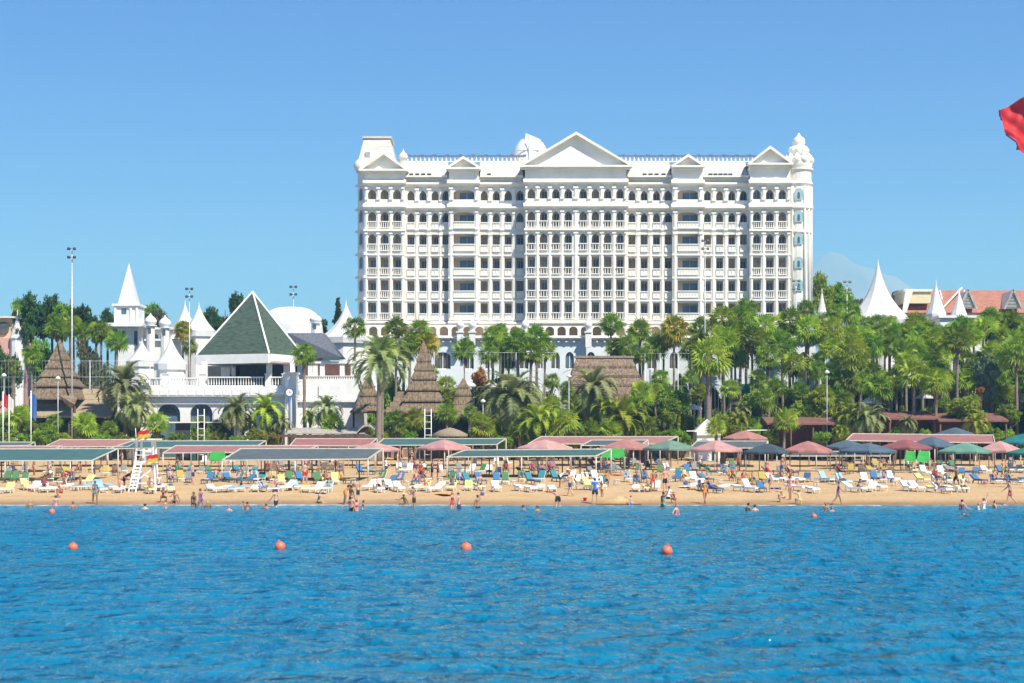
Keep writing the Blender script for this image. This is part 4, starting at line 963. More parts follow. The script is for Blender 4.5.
def feather_crown(seed, nl=30, L=3.0, lo=-28):
    r = random.Random(seed); mb = MB()
    for i in range(nl):
        u = (i+.5)/nl; el0 = R(84 - (84 - lo)*u + r.uniform(-7, 7)); az = i*2.39996 + r.uniform(-.2, .2); l = L*r.uniform(.85, 1.1)
        p = Vector((0,0,0)); el = el0; st = 10; h = Vector((math.cos(az), math.sin(az), 0)); side = Vector((-math.sin(az), math.cos(az), 0)); pts = [p.copy()]
        for k in range(st):
            p = p + (h*math.cos(el) + Vector((0,0,1))*math.sin(el))*l/st; el -= R(10 + 4*k*(.5 + .5*math.cos(el0))) * .56; pts.append(p.copy())
        for k in range(st):
            a, b = pts[k], pts[k+1]; w = .03; mb.add([a - side*w, a + side*w, b + side*w, b - side*w], [(0,1,2,3)])
            dirn = (b - a).normalized(); upv = side.cross(dirn)
            if upv.z < 0: upv = -upv
            for q in (0, .25, .5, .75):
                o = a.lerp(b, q); ll = .62*math.sin(math.pi*min(.95, (k + q + 1.2)/(st + 1.2)))*L/3*r.uniform(.8, 1.1)
                for sg in (-1, 1):
                    tip = o + side*sg*ll*.75 + dirn*ll*.7 + upv*ll*.3 + Vector((0,0,-ll*.2))
                    mb.add([o - dirn*.05, o + dirn*.07, tip], [(0,1,2)])
    return mb
def trunk_mb(h, r0, r1, seed=0, lean=.25):
    r = random.Random(seed); mb = MB(); n = max(5, int(h/1.1)); lx, ly = r.uniform(-lean, lean), r.uniform(-lean, lean)
    pts = [(lx*(k/n - 1)*1.0 + .03*r.uniform(-1,1), ly*(k/n - 1), -h + h*k/n) for k in range(n + 1)]
    mb.tube(pts, [r0 + (r1 - r0)*k/n + (.05 if k % 2 else 0)*r0 + (r0*.25 if k == 0 else 0) for k in range(n + 1)], 8); return mb
def clumps(seed, lobes, n, leaf, flat=.9):
    # lobes = [(x, y, z, rx, rz, weight)]: leaf faces packed in many clumps on the surface of uneven lobes
    r = random.Random(seed); mb = MB(); tot = sum(l[5] for l in lobes)
    for (x, y, z, rx, rz, w) in lobes:
        k = max(6, int(w/tot*n/26))
        for _ in range(k):
            a, b = r.uniform(0, 6.283), math.asin(r.uniform(-.75, 1)); q = r.uniform(.55, 1.05)
            c = Vector((x + rx*q*math.cos(b)*math.cos(a), y + rx*q*math.cos(b)*math.sin(a), z + rz*q*math.sin(b))); cs = min(rx, rz)*r.uniform(.22, .42)
            for _ in range(26):
                o = c + Vector((r.gauss(0, 1), r.gauss(0, 1), r.gauss(0, .7)))*cs*.6
                t = Vector((r.uniform(-1, 1), r.uniform(-1, 1), r.uniform(-1, 1))).normalized()*leaf*r.uniform(.6, 1.3); s_ = t.orthogonal().normalized()
                s_ = (s_*math.cos(a) + t.normalized().cross(s_)*math.sin(a))*leaf*.5
                mb.add([o - t, o + s_, o + t, o - s_], [(0,1,2,3)])
    return mb
LIB = {}
def lib(key, f):
    if key not in LIB: LIB[key] = f()
    return LIB[key]
FANC = [fan_crown(i, [46,52,44,50,48][i], 2.2, [.45,.6,.8,.5,.95][i], [-45,-60,-50,-35,-65][i]).mesh('crown', fan_leaf) for i in range(5)]
FANY = [fan_crown(i + 20, 50, 2.2, .6, -45).mesh('crown', fan_yellow) for i in range(3)]
FANO = [fan_crown(40, 26, 2.0, 1.1, -60).mesh('crown', orange_leaf)]
FEAC = [feather_crown(i, [44,52,40][i], 3.0, [-25,-40,-15][i]).mesh('crown', date_leaf) for i in range(3)]
FEAG = [feather_crown(i + 9, 32, 3.0, -10).mesh('crown', fan_yellow) for i in range(2)]
SKM = [skirt(i).mesh('dead_fronds', dead_leaf) for i in range(3)]
TRM = {}
def trunk_mesh(h, r0):
    k = (round(h), round(r0, 2))
    if k not in TRM: TRM[k] = trunk_mb(k[0] + .6, k[1], k[1]*.78, seed=int(h*7)).mesh('trunk', bark)
    return TRM[k]
pr = random.Random(21)
def palm(px, py, rad, D, kind='fan', tr=.22, sk=None, base=None, label=None, name=None):
    """crown centre at pixel (px, py), crown radius rad pixels at depth D"""
    s = F/D; x = PX(px, D); z = PZ(py, D); g = gz(x, D); h = z - g
    if h < .9: h = .9
    fan = kind in ('fan', 'yel', 'ora'); nm = name or ('fan_palm' if fan else 'feather_palm')
    size = 'tall' if h > 9 else ('mid-height' if h > 4.5 else 'low')
    look = {'fan': 'deep green fan palm', 'yel': 'bright green fan palm', 'ora': 'fan palm with yellow fronds', 'fea': 'grey-green feather palm', 'feg': 'bright green feather palm'}[kind]
    t = thing(nm, (x, D, g), rz=pr.uniform(0, 6.28))
    if label: tag(t, label, 'palm', 'palms of the hotel garden')
    else: later(t, f"{'rear' if D > 232 else 'middle-row' if D > 222 else 'front-row'} {size} {look}", px, 'palm', 'palms of the hotel garden', LM_TREE)
    me = pr.choice({'fan': FANC, 'yel': FANY, 'ora': FANY, 'fea': FEAC, 'feg': FEAG}[kind])
    c = link('crown', me, t, (0,0,h)); c.scale = [rad*1.04/s/(2.35 if fan else 2.15)]*3; c.rotation_euler = (0, 0, pr.uniform(0, 6.28))
    tm = trunk_mesh(max(1, h), tr); tk = link('trunk', tm, t, (0,0,h + .05)); tk.scale = (1, 1, (h + .25)/(round(max(1, h)) + .6))
    if fan and (sk if sk is not None else pr.random() < .65) and h > 2.5:
        k = link('dead_fronds', pr.choice(SKM), t, (0,0,h - .1)); k.scale = [rad/s/2.4]*3
    if kind == 'ora': k = link('dead_fronds', FANO[0], t, (0,0,h - .15)); k.scale = [rad/s/1.95]*3
    return t
PL = [ # left part
 (32,355,13,228,'fan'), (14,365,10,236,'fan'), (58,330,15,243,'fan'), (73,325,12,246,'yel'), (82,331,12,245,'fan'), (101,331,14,240,'fan'), (117,341,14,238,'fan'), (128,372,9,236,'fan'), (183,329,11,250,'ora'), (190,346,10,248,'fan'),
 (124,386,27,221,'fea'), (136,409,20,217,'fea'), (20,417,15,215,'yel'), (85,424,16,215,'yel'), (42,430,11,214,'fan'), (157,423,14,215,'yel'), (54,421,10,218,'fan'), (6,424,11,216,'fan'), (110,428,10,215,'fan'),
 (304,354,15,219,'fan'), (237,412,20,215,'fea'), (266,412,21,215,'feg'), (281,424,12,214,'fea'), (200,426,12,217,'fan'), (216,428,10,216,'fan'), (250,425,10,217,'yel'), (326,410,17,217,'fea'), (333,424,14,215,'yel'), (310,418,10,217,'feg'),
 (355,327,14,232,'fan'), (380,362,31,212,'fea'), (383,352,18,212.5,'yel'), (396,328,14,234,'fan'), (420,330,15,234,'fan'), (428,343,14,233,'ora'), (410,343,14,233,'fan'), (404,352,13,236,'yel'),
 (464,350,15,232,'fan'), (415,418,14,215,'yel'), (400,423,12,215,'fan'), (452,400,12,222,'yel'), (446,386,13,226,'yel'),
 (493,335,14,235,'fan'), (489,354,14,232,'fan'), (503,345,15,236,'fan'), (518,341,16,232,'fan'), (537,338,16,233,'fan'), (531,352,16,229,'fan'), (509,358,13,236,'fan'), (545,350,14,234,'yel'), (500,330,10,240,'fan'),
 (513,397,31,219,'fea'), (495,398,20,224,'feg'), (552,380,10,226,'fan'), (482,425,17,214,'yel'), (538,422,22,214,'feg'), (562,424,20,213,'yel'), (520,430,13,214,'fan'), (550,408,15,219,'yel'), (470,412,10,218,'fan'),
 (593,390,27,219,'fea'), (590,430,14,214,'fan'), (623,420,26,215,'feg'), (612,432,14,213,'yel'), (646,426,16,215,'fan'), (642,393,15,222,'yel'), (655,392,12,224,'yel'),
 (611,325,14,238,'fan'), (627,343,14,235,'fan'), (640,331,15,239,'fan'), (616,349,13,236,'fan'), (655,346,16,234,'fan'), (643,357,12,232,'fan'), (674,328,17,233,'ora'), (664,341,13,236,'fan'), (690,350,14,236,'fan'), (700,328,14,240,'fan'),
 (722,320,18,232,'yel'), (731,331,15,230,'fan'), (709,358,26,217,'yel'), (741,317,16,234,'fan'), (752,340,20,229,'fan'), (765,328,18,233,'yel'), (768,356,18,227,'fan'), (790,322,18,236,'fan'), (782,345,18,231,'fan'), (735,352,18,231,'fan'), (700,345,16,234,'fan'),
 (746,310,15,240,'fan'), (724,340,18,228,'yel'), (808,330,18,234,'yel'), (793,365,17,226,'yel'), (806,310,12,241,'fan'), (763,398,15,219,'fan'), (785,420,15,211.5,'yel'), (737,424,14,214,'feg'), (752,427,12,214,'fan'), (740,412,12,219,'fea'),
 (690,378,10,227,'fan'), (716,427,12,210.5,'yel'), (640,402,16,217,'fan'), (575,404,14,218,'yel'), (396,419,12,216.5,'fan'), (447,412,13,217,'fan'), (607,412,17,216,'feg'), (660,378,12,228,'fan'), (700,392,11,224,'yel'), (758,378,12,226,'fan'), (730,388,12,225,'yel'), (800,392,13,223,'fan'), (430,372,10,229,'fan'), (566,388,10,225,'fan'), (776,388,14,222,'fan')]
for a in PL:
    palm(*a, tr=(.42 if a[:2] == (709,358) else .36 if a[:2] == (380,362) else pr.uniform(.17, .24)), sk=(True if a[2] > 12 else None),
         label=('thick-trunked palm with a broad bright crown, right of the thatched hall' if a[:2] == (709,358) else 'thick-trunked palm with drooping feather crown beside the tallest thatched spire' if a[:2] == (380,362) else
                'slim palm with round crown standing before the white terrace pier' if a[:2] == (304,354) else None))
# right hand mass
rows_r = [(236, 244, 317, 10.5, 14.5), (231, 237, 336, 10.5, 15), (226, 231, 354, 11.5, 15.5), (221, 226, 373, 12, 15.5), (217, 220, 392, 16, 14)]
for (d0, d1, py, step, rad) in rows_r:
    x = 816 + pr.uniform(0, 8)
    while x < 1110:
        yy = py + pr.uniform(-10, 10)
        if x > 865 and x < 895 and yy < 322: yy = 326
        if 895 < x and yy < 325: yy = pr.uniform(322, 336)
        if d0 == 217 and x > 850: x += step; continue
        palm(x, yy, rad*pr.uniform(.8, 1.1), pr.uniform(d0, d1), pr.choice(['fan','fan','yel','fan','yel']), tr=pr.uniform(.17, .25)); x += step*pr.uniform(.9, 1.5)
for a in [(990,318,13,240,'fan'), (1012,322,14,238,'fan'), (914,372,19,217,'yel'), (936,382,18,216,'yel'), (957,340,18,222,'fan'), (1016,352,22,218,'fan'), (1000,372,16,225,'fan'), (852,352,21,222,'yel'), (868,420,19,213,'fea'),
          (850,418,16,214,'feg'), (976,424,14,211.5,'feg'), (1004,395,15,222,'yel'), (880,385,18,218,'fan'), (832,330,16,230,'yel'), (908,424,10,212,'fea'), (1050,380,20,218,'fan'), (1062,420,18,213,'feg'), (840,432,9,212,'feg'), (916,344,17,232,'fan')]:
    palm(*a, tr=.23)

def tree(px, top, bot, w, D, m, kind, label=None, seed=0, leaf=.2, n=7600, lobes=None, cat='tree', name='broadleaf_tree', group='trees around the hotel', tr=.25):
    s = F/D; x = PX(px, D); g = gz(x, D); zt = PZ(top, D) - g; zb = max(.3, PZ(bot, D) - g); r = random.Random(seed*13 + 5)
    h = zt - zb; rw = w/s
    key = (m.name, kind, seed % 4)
    def mk():
        lb = []
        if kind == 'conifer':
            for k in range(9): u = k/8; lb.append((r.uniform(-.25,.25)*(1-u), r.uniform(-.25,.25)*(1-u), -.85 + 1.7*u, .75*(1 - u*.72), .26, 1.2 - u*.6))
        elif kind == 'round':
            for k in range(11): a = k*2.4; q = .55*math.sqrt(k/11); lb.append((q*math.cos(a), q*math.sin(a), r.uniform(-.5, .55)*(1 - q*.4), r.uniform(.3, .46), r.uniform(.26, .4), 1))
        else:      # shrub
            for k in range(8): a = k*2.4; q = .6*math.sqrt(k/8); lb.append((q*math.cos(a), q*math.sin(a), r.uniform(-.5, .3), r.uniform(.32, .45), r.uniform(.35, .6), 1))
        return clumps(seed, lb, n, .062 if kind != 'shrub' else .07).mesh('crown', m)
    me = lib(key, mk)
    t = thing(name, (x, D, g), rz=r.uniform(0, 6))
    if label: tag(t, label, cat, group)
    else:
        nmk = {'conifer': 'dark conifer', 'round': 'round-crowned tree', 'shrub': 'shrub'}[kind]
        adj = {'dark_conifer_leaf': 'dark green', 'shrub_leaf': 'fresh green', 'lime_leaf': 'yellow-green', 'grey_green_leaf': 'grey-green', 'olive_brown_leaf': 'olive brown', 'orange_flowers': 'orange flowering'}[m.name]
        later(t, f'{adj} {nmk}'.replace('dark green dark', 'dark green'), px, cat, group, LM_TREE)
    c = link('crown', me, t, (0,0,(zt + zb)/2)); c.scale = (rw, rw, h/2*1.02)
    if kind != 'shrub':
        tk = MB(); tk.tube([(0,0,0), (.1,.05,zb*.6 + .3), (0,0,(zt+zb)/2), (.05,0,zt - h*.12)], [tr*1.3, tr, tr*.6, .05], 8)
        for k in range(5):
            a = k*1.3; z0 = zb + h*(.1 + .12*k); tk.tube([(0,0,z0), (rw*.5*math.cos(a), rw*.5*math.sin(a), z0 + h*.18)], [tr*.4, .04], 5)
        tk.build('trunk', bark2, t)
    else:
        tk = MB()
        for k in range(4): a = k*1.6; tk.tube([(0,0,0), (rw*.4*math.cos(a), rw*.4*math.sin(a), (zt+zb)/2)], [.06, .03], 5)
        tk.build('stem', bark2, t)
    return t
# dark trees behind the left complex
for i, (px, top, bot, w, D, m, k) in enumerate([
 (32,286,352,17,262,dark_leaf,'round'), (52,289,350,17,266,dark_leaf,'round'), (14,305,350,10,266,dark_leaf,'round'), (70,292,345,13,270,dark_leaf,'round'), (84,300,350,12,262,dark_leaf,'round'), (96,312,352,10,258,dark_leaf,'round'),
 (108,302,350,11,272,dark_leaf,'round'), (40,330,400,16,246,bush_leaf,'round'), (88,330,404,15,240,olive_leaf,'round'), (66,345,410,13,240,olive_leaf,'round'), (10,345,410,14,240,dark_leaf,'round'), (100,350,410,14,236,grey_leaf,'round'),
 (148,300,345,14,276,bush_leaf,'round'), (158,306,345,13,272,olive_leaf,'round'), (213,301,345,12,276,dark_leaf,'round'), (225,305,345,10,280,dark_leaf,'round'), (236,288,335,9,282,dark_leaf,'round'), (338,300,345,9,280,dark_leaf,'conifer'),
 (322,315,345,8,280,dark_leaf,'round'), (44,300,350,18,268,dark_leaf,'round'), (24,295,350,15,270,bush_leaf,'round'), (62,296,350,15,264,bush_leaf,'round'), (116,310,350,12,268,dark_leaf,'round'), (140,306,350,12,280,dark_leaf,'round'), (205,308,345,12,284,bush_leaf,'round'), (25,400,440,14,222,bush_leaf,'round'), (-8,330,430,16,240,dark_leaf,'round'), (60,372,425,14,236,dark_leaf,'round'),
 # right of the hotel
 (822,266,330,14,285,lime_leaf,'round'), (838,276,330,16,290,bush_leaf,'round'), (848,290,330,12,290,bush_leaf,'round'), (905,296,330,9,285,dark_leaf,'round'), (897,300,330,8,285,dark_leaf,'round'), (860,296,330,10,292,olive_leaf,'round'),
 # garden
 (819,385,440,20,219,lime_leaf,'round'), (806,398,440,15,220,lime_leaf,'round'), (830,372,430,15,224,bush_leaf,'round'), (985,350,412,20,222,grey_leaf,'round'), (966,392,428,21,215,lime_leaf,'round'), (1045,388,430,18,216,lime_leaf,'round'),
 (675,385,428,21,219,bush_leaf,'round'), (668,392,432,16,217,bush_leaf,'round'), (750,392,430,18,221,bush_leaf,'round'), (1010,400,432,15,217,bush_leaf,'round'), (940,396,425,12,220,bush_leaf,'round')]):
    tree(px, top, bot, w, D, m, k, seed=i, name='conifer' if k == 'conifer' else 'broadleaf_tree')
# shrubs and hedges hiding the ground
sh = [(479,365,388,9,224,flower), (980,385,396,5,218,flower), (772,427,446,9,212,bush_leaf), (822,426,446,11,212,bush_leaf), (842,425,446,10,212,lime_leaf), (896,423,444,10,212.5,bush_leaf), (926,426,446,8,212,bush_leaf), (992,420,444,11,212,bush_leaf), (952,427,446,9,212,lime_leaf), (722,412,432,12,214,lime_leaf), (735,417,436,14,213,lime_leaf)]
x = -10
while x < 1060:
    if not (140 < x < 300): sh.append((x, pr.uniform(398, 412), 446, pr.uniform(11, 16), pr.uniform(226, 232), pr.choice([bush_leaf, bush_leaf, lime_leaf, olive_leaf])))
    x += pr.uniform(13, 20)
x = -10
while x < 1060:
    if not (286 < x < 385 or 690 < x < 728 or 764 < x < 834 or 884 < x < 1003): sh.append((x, pr.uniform(424, 433), 450, pr.uniform(9, 14), pr.uniform(212.5, 216), pr.choice([bush_leaf, bush_leaf, bush_leaf, lime_leaf])))
    x += pr.uniform(14, 24)
x = 340
while x < 1060:
    sh.append((x, pr.uniform(364, 384), 440, pr.uniform(13, 19), pr.uniform(234, 241), pr.choice([bush_leaf, bush_leaf, dark_leaf]))) if not 560 < x < 600 else None
    x += pr.uniform(13, 20)
x = 690
while x < 1050:
    if not 700 < x < 726: sh.append((x, pr.uniform(396, 411), 446, pr.uniform(9, 15), pr.uniform(219, 222), pr.choice([bush_leaf, bush_leaf, lime_leaf, dark_leaf])))
    x += pr.uniform(15, 24)
for i, (px, top, bot, w, D, m) in enumerate(sh):
    tree(px, top, bot, w, D, m, 'shrub', seed=i, cat='shrub', name='shrub', group='shrubs of the hotel garden')
# far wood behind everything, so that no bare horizon shows between the trees
r = random.Random(77); mb = MB()
for k in range(420):
    x = r.uniform(-330, 330); y = r.uniform(330, 420); hh = r.uniform(7, 15)
    for q in range(60):
        uz = r.random(); o = Vector((x + r.gauss(0, 3)*(1.1 - uz*.6), y + r.gauss(0, 2), 3.5 + hh*uz)); t_ = Vector((r.uniform(-1,1), r.uniform(-1,1), r.uniform(-1,1))).normalized()*1.3; s_ = t_.orthogonal().normalized()*.9
        mb.add([o - t_, o + s_, o + t_, o - s_], [(0,1,2,3)])
o = mb.build('far_wood', dark_leaf); o['kind'] = 'stuff'
tag(o, 'distant dark wood behind the hotel grounds')
# ------------------------------------------------------------------ beach: wall, shade roofs, parasols, loungers, lifeguard tower, buoys
br = random.Random(5)
wallm = mat('grey_brown_wall', (.26,.21,.17), .9, .2, 1.2, bump=.3)
t = thing('beach_wall', (0, 223.5, gz(0, 223.5)), 'low grey brown wall along the back of the beach', 'wall'); g0 = t.location.z
mb = MB(); mb.box(-80, 80, 0, .4, -.6, 1.15); mb.build('wall', wallm, t)
mb = MB(); mb.box(-80, 80, -.06, .46, 1.153, 1.24); mb.build('coping', cream, t)

GS = 'long shade roofs over the loungers'
frame_w = mat('frame_white', (.62,.58,.50), .6)
pole_br = mat('rusty_pole', (.27,.20,.14), .7)
def shade_roof(c, D0, D1, m, label, npost, rear=True):
    # c = pixel corners front-left, front-right, back-right, back-left; front edge at depth D0, back edge at D1
    q = [P(*c[0], D0), P(*c[1], D0), P(*c[2], D1), P(*c[3], D1)]
    ctr = (q[0] + q[1])/2; t = thing('shade_roof', (ctr.x, D0, gz(ctr.x, D0)), label, 'shade roof', GS); O = t.location.copy()
    mb = MB(); nx = 14; vs = []
    for j in range(4):
        for i in range(nx + 1):
            a = q[0].lerp(q[1], i/nx); b = q[3].lerp(q[2], i/nx); p = a.lerp(b, j/3); p.z -= .09*math.sin(math.pi*((i*2) % 4)/2 + .5)*math.sin(math.pi*j/3) + .05; vs.append(p)
    mb.add(vs, [(j*(nx+1)+i, j*(nx+1)+i+1, (j+1)*(nx+1)+i+1, (j+1)*(nx+1)+i) for j in range(3) for i in range(nx)], 0, True)
    o = mb.build('netting', m, t, O)
    mb = MB()
    for a, b in ((0,1), (1,2), (2,3), (3,0)): mb.bar(q[a], q[b], .09, .09)
    mb.build('frame', frame_w, t, O)
    for e, (a, b) in enumerate(((q[0], q[1]), (q[3], q[2]))):
        for i in range(npost):
            p = a.lerp(b, i/(npost - 1)); g = gz(p.x, p.y)
            mb = MB(); mb.tube([(p.x, p.y, g - .1), (p.x, p.y, p.z - .07)], .055, 6); mb.build('post', frame_w if (i in (0, npost - 1) or i % 3 == 0) else pole_br, t, O)
    return t
shade_roof([(-60,461),(92,460.5),(118,448.5),(-45,449)], 142, 150, teal, 'long teal shade roof at the left edge nearest the water', 8)
shade_roof([(222,460.3),(368,459),(383,448.5),(241,448.5)], 142, 150, gblue, 'grey-blue shade roof nearest the water, right of the lifeguard tower', 7)
shade_roof([(447,457),(596,456),(611,449),(465,450)], 150, 158, teal, 'long teal shade roof nearest the water near the centre', 7)
shade_roof([(163,453),(303,452),(318,445.5),(176,445.5)], 168, 176, pink, 'faded red shade roof just behind the grey-blue one', 6)
shade_roof([(-60,452),(50,450.5),(62,446),(-50,446)], 166, 173, pink, 'faded red shade strip just behind the left teal roof', 5)
shade_roof([(44,447),(128,446.5),(142,439.5),(60,439.5)], 188, 196, pink, 'faded red shade roof left of the lifeguard tower at the back', 5)
shade_roof([(108,449),(258,445.5),(266,440.5),(132,441)], 186, 193, teal, 'long dark teal shade roof at the back behind the lifeguard tower', 7)
shade_roof([(-50,446.5),(28,445.5),(35,442),(-45,442)], 190, 196, gblue, 'grey-blue shade roof at the far left back', 4)
shade_roof([(290,445.5),(368,446),(377,438.5),(296,438.5)], 190, 198, pink, 'faded red shade roof below the grey vaulted shelter', 5)
shade_roof([(376,445.5),(497,444.5),(506,438.5),(384,438.5)], 190, 198, teal, 'teal shade roof at the back left of centre', 6)
shade_roof([(528,444),(660,444),(678,436.5),(541,436.5)], 190, 199, pink, 'faded red shade roof below the thatched hall', 6)
shade_roof([(581,445.5),(640,445.5),(648,440),(592,440)], 180, 187, gblue, 'small grey-blue shade roof between two coral pyramids', 4)
shade_roof([(690,448),(765,448),(768,441),(697,441)], 186, 193, gblue, 'grey-blue shade roof behind the pink and coral parasols', 4)
shade_roof([(846,440.5),(995,443),(993,435),(853,433.5)], 190, 199, pink, 'long faded red shade roof at right behind the blue parasols', 7)
shade_roof([(782,456),(890,456),(893,451.5),(790,451)], 188, 194, gblue, 'drab grey shade roof right behind the coral and steel parasols', 5)
def parasol(px, apex, eave, hw, m, label, D=None, sq=True):
    D = D or 182; s = F/D; x = PX(px, D); g = gz(x, D); t = thing('shade_parasol', (x, D, g), label, 'parasol', 'square pyramid parasols'); ze, za = PZ(eave, D) - g, PZ(apex, D) - g; r = hw/s
    mb = MB(); n = 8; vs = []; rot = br.uniform(-.25, .25)
    for i in range(4):
        pass
    # four slightly sagging faces
    ring = []
    for lev, (f_, zf) in enumerate(((1, 0), (.97, .12), (.6, .5), (.28, .82), (0.02, 1))):
        for k in range(8):
            a = rot + math.pi/4*k; rr = f_*r*(1.04 if k % 2 == 0 else .9 if lev < 3 else .93)*1.0
            vs.append((rr*math.cos(a), rr*math.sin(a)*.95, ze + (za - ze)*zf - (.06 if k % 2 and lev < 3 else 0)))
    mb.add(vs, [(l*8 + k, l*8 + (k+1) % 8, (l+1)*8 + (k+1) % 8, (l+1)*8 + k) for l in range(4) for k in range(8)], 0, False)
    mb.build('canopy', m, t)
    mb = MB()
    c4 = [Vector(vs[k]) for k in range(8)]
    for k in range(8): mb.bar(c4[k] - Vector((0,0,.08)), c4[(k+1) % 8] - Vector((0,0,.08)), .05, .16)
    mb.build('valance', m, t)
    for k in range(0, 8, 2):
        p = c4[k]*.9; g2 = gz(x + p.x, D + p.y) - g; mb = MB(); mb.tube([(p.x, p.y, g2 - .05), (p.x, p.y, ze + .05)], .05, 6); mb.build('post', br.choice([frame_w, pole_br, frame_w]), t)
    return t
def pc(n, c): return cloth(n, c)
coral = pc('coral_canvas', (.40,.18,.155)); lpink = pc('light_coral_canvas', (.50,.27,.245)); sage = pc('sage_canvas', (.15,.25,.19)); navyc = pc('navy_canvas', (.05,.08,.10)); steel = pc('steel_blue_canvas', (.08,.125,.165))
burg = pc('burgundy_canvas', (.27,.09,.085)); tealc = pc('teal_canvas', (.015,.17,.18)); fern = pc('fern_canvas', (.13,.27,.20)); dgreen = pc('deep_green_canvas', (.02,.17,.13))
parasol(444, 439.5, 448.3, 26, lpink, 'light coral pyramid parasol left of the long teal shade roof', 180)
parasol(375, 442.5, 449.5, 24, lpink, 'flat light coral parasol at the right corner of the grey-blue roof', 182)
parasol(545, 439.5, 448.3, 27, lpink, 'light coral pyramid parasol behind the long teal shade roof', 180)
parasol(627, 439, 448.2, 27, coral, 'coral pyramid parasol immediately left of the sage green parasol', 179)
parasol(670, 440, 448.6, 26, sage, 'sage green pyramid parasol between two coral parasols', 175)
parasol(716, 440.5, 450, 25, lpink, 'light coral parasol between the sage green and navy ones', 172)
parasol(745, 430.5, 438.5, 22, coral, 'coral parasol standing highest, in front of the kiosk', 196)
parasol(768, 443.5, 452, 25, navyc, 'dark navy pyramid parasol right of the kiosk', 170)
parasol(808, 441, 451, 25, coral, 'coral pyramid parasol between the navy and steel blue ones', 170)
parasol(847, 440, 447, 22, steel, 'steel blue parasol, left one of an overlapping pair', 180)
parasol(868, 443, 451, 27, steel, 'steel blue parasol, right and nearer one of an overlapping pair', 170)
parasol(905, 439.5, 448, 26, burg, 'burgundy pyramid parasol above the lime green cloths', 174)
parasol(932, 436.5, 445.5, 22, steel, 'steel blue parasol right of the burgundy parasol', 182)
parasol(955, 427.5, 434.5, 20, steel, 'slate blue parasol highest at right before the dark red pavilion', 202)
parasol(965, 442.5, 451.5, 27, fern, 'fern green pyramid parasol at right', 169)
parasol(1000, 441, 451, 22, lpink, 'light coral parasol right of the fern green parasol', 172)
parasol(1026, 433, 442.5, 28, tealc, 'dark teal parasol cut by the right edge', 184)
parasol(1034, 446, 453, 26, dgreen, 'deep green parasol at the right edge below the teal one', 166)
# lime green cloths hung as low awnings
lime = cloth('lime_cloth', (.05,.40,.07), .25)
for i, (x0, x1, y0, y1, D) in enumerate(((208, 226, 452, 459.5, 162), (601, 625, 448.5, 457, 165), (904, 916, 451, 460, 165), (916, 930, 451, 461, 166))):
    p0, p1, p2, p3 = P(x0, y1, D), P(x1, y1, D), P(x1 - 1, y0, D + 2), P(x0 + 3, y0, D + 2); t = thing('lime_awning', (p0.x, D, gz(p0.x, D)), ['lime green cloth awning behind the grey-blue roof', 'lime green cloth awning right of the long teal roof', 'left lime green cloth under the burgundy parasol', 'right lime green cloth under the burgundy parasol'][i], 'awning', 'lime green cloth awnings'); O = t.location.copy()
    mb = MB(); mb.add([p0, p1, p2, p3, (p0+p1)/2 + Vector((0,0,-.15))], [(0,4,3), (4,2,3), (4,1,2)], 0, True); mb.build('cloth', lime, t, O)
    for p in (p0, p1, p2, p3): mb = MB(); mb.tube([(p.x, p.y, gz(p.x, p.y)), (p.x, p.y, p.z + .05)], .03, 5); mb.build('pole', frame_w, t, O)
# small white parasols in the garden
for i, (px, apex, eave, hw, D) in enumerate(((469, 380, 385, 8, 224), (492, 381, 385.5, 7, 224), (871, 396, 402, 11, 221), (925, 391, 397, 9, 225), (694, 404, 408, 8, 221), (1022, 393, 400, 12, 226))):
    x = PX(px, D); g = gz(x, D); s = F/D; t = thing('garden_parasol', (x, D, g), ['white garden parasol left of the orange flowers', 'white garden parasol right of the orange flowers', 'largest white garden parasol among the right palms', 'white garden parasol between the two tall right trunks', 'white garden parasol left of the thick palm trunk', 'white garden parasol at the far right among the trunks'][i], 'parasol', 'white garden parasols')
    mb = MB(); mb.lathe([(hw/s, PZ(eave, D) - g - .2), (hw/s, PZ(eave, D) - g), (.03, PZ(apex, D) - g)], (0,0,0), 8, 0, False); mb.build('canopy', tentw, t)
    mb = MB(); mb.tube([(0,0,0), (0,0,PZ(apex, D) - g)], .04, 6); mb.build('pole', white2, t)

# loungers
def lounger(kind, back):
    t = Vector
    root = bpy.data.objects.new('sun_lounger', None); COL.objects.link(root)
    fr = MB(); zs = .34
    for sx_ in (-.31, .31): fr.bar((sx_, -1.0, zs - .03), (sx_, .35, zs - .03), .05, .07)
    fr.bar((-.31, -1.0, zs - .03), (.31, -1.0, zs - .03), .05, .07); fr.bar((-.31, .35, zs - .03), (.31, .35, zs - .03), .05, .07)
    for k in range(9): y = -.95 + k*.155; fr.box(-.29, .29, y, y + .11, zs - .02, zs)
    fr.build('frame', M_FRAME, root)
    for sx_ in (-.29, .29):
        for y in (-.85, .55):
            l = MB(); l.bar((sx_, y, 0), (sx_, y, zs - .05), .05); l.build('leg', M_FRAME, root)
    c, s_ = math.cos(back), math.sin(back); L = .82
    bk = MB(); bk.obox((0, .35 + L/2*c, zs + L/2*s_), .62, L, .05, Matrix.Rotation(back, 3, 'X')); 
    if back > .1: bk.bar((0, .35 + L*.6*c, zs + L*.6*s_), (0, .35 + L*.6*c + .18, 0.03), .04)
    bk.build('backrest', M_FRAME, root)
    if kind:
        mt = MB(); mt.box(-.29, .29, -.98, .36, zs + .003, zs + .08); mt.obox((0, .34 + L/2*c - .06*s_, zs + L/2*s_ + .065*c + .004), .58, L, .07, Matrix.Rotation(back, 3, 'X')); mt.build('mattress', M_MAT, root)
    return root
M_FRAME = mat('lounger_plastic', (.80,.80,.77), .5, .04); M_MAT = mat('mattress_blue', (.05,.16,.32), .85)
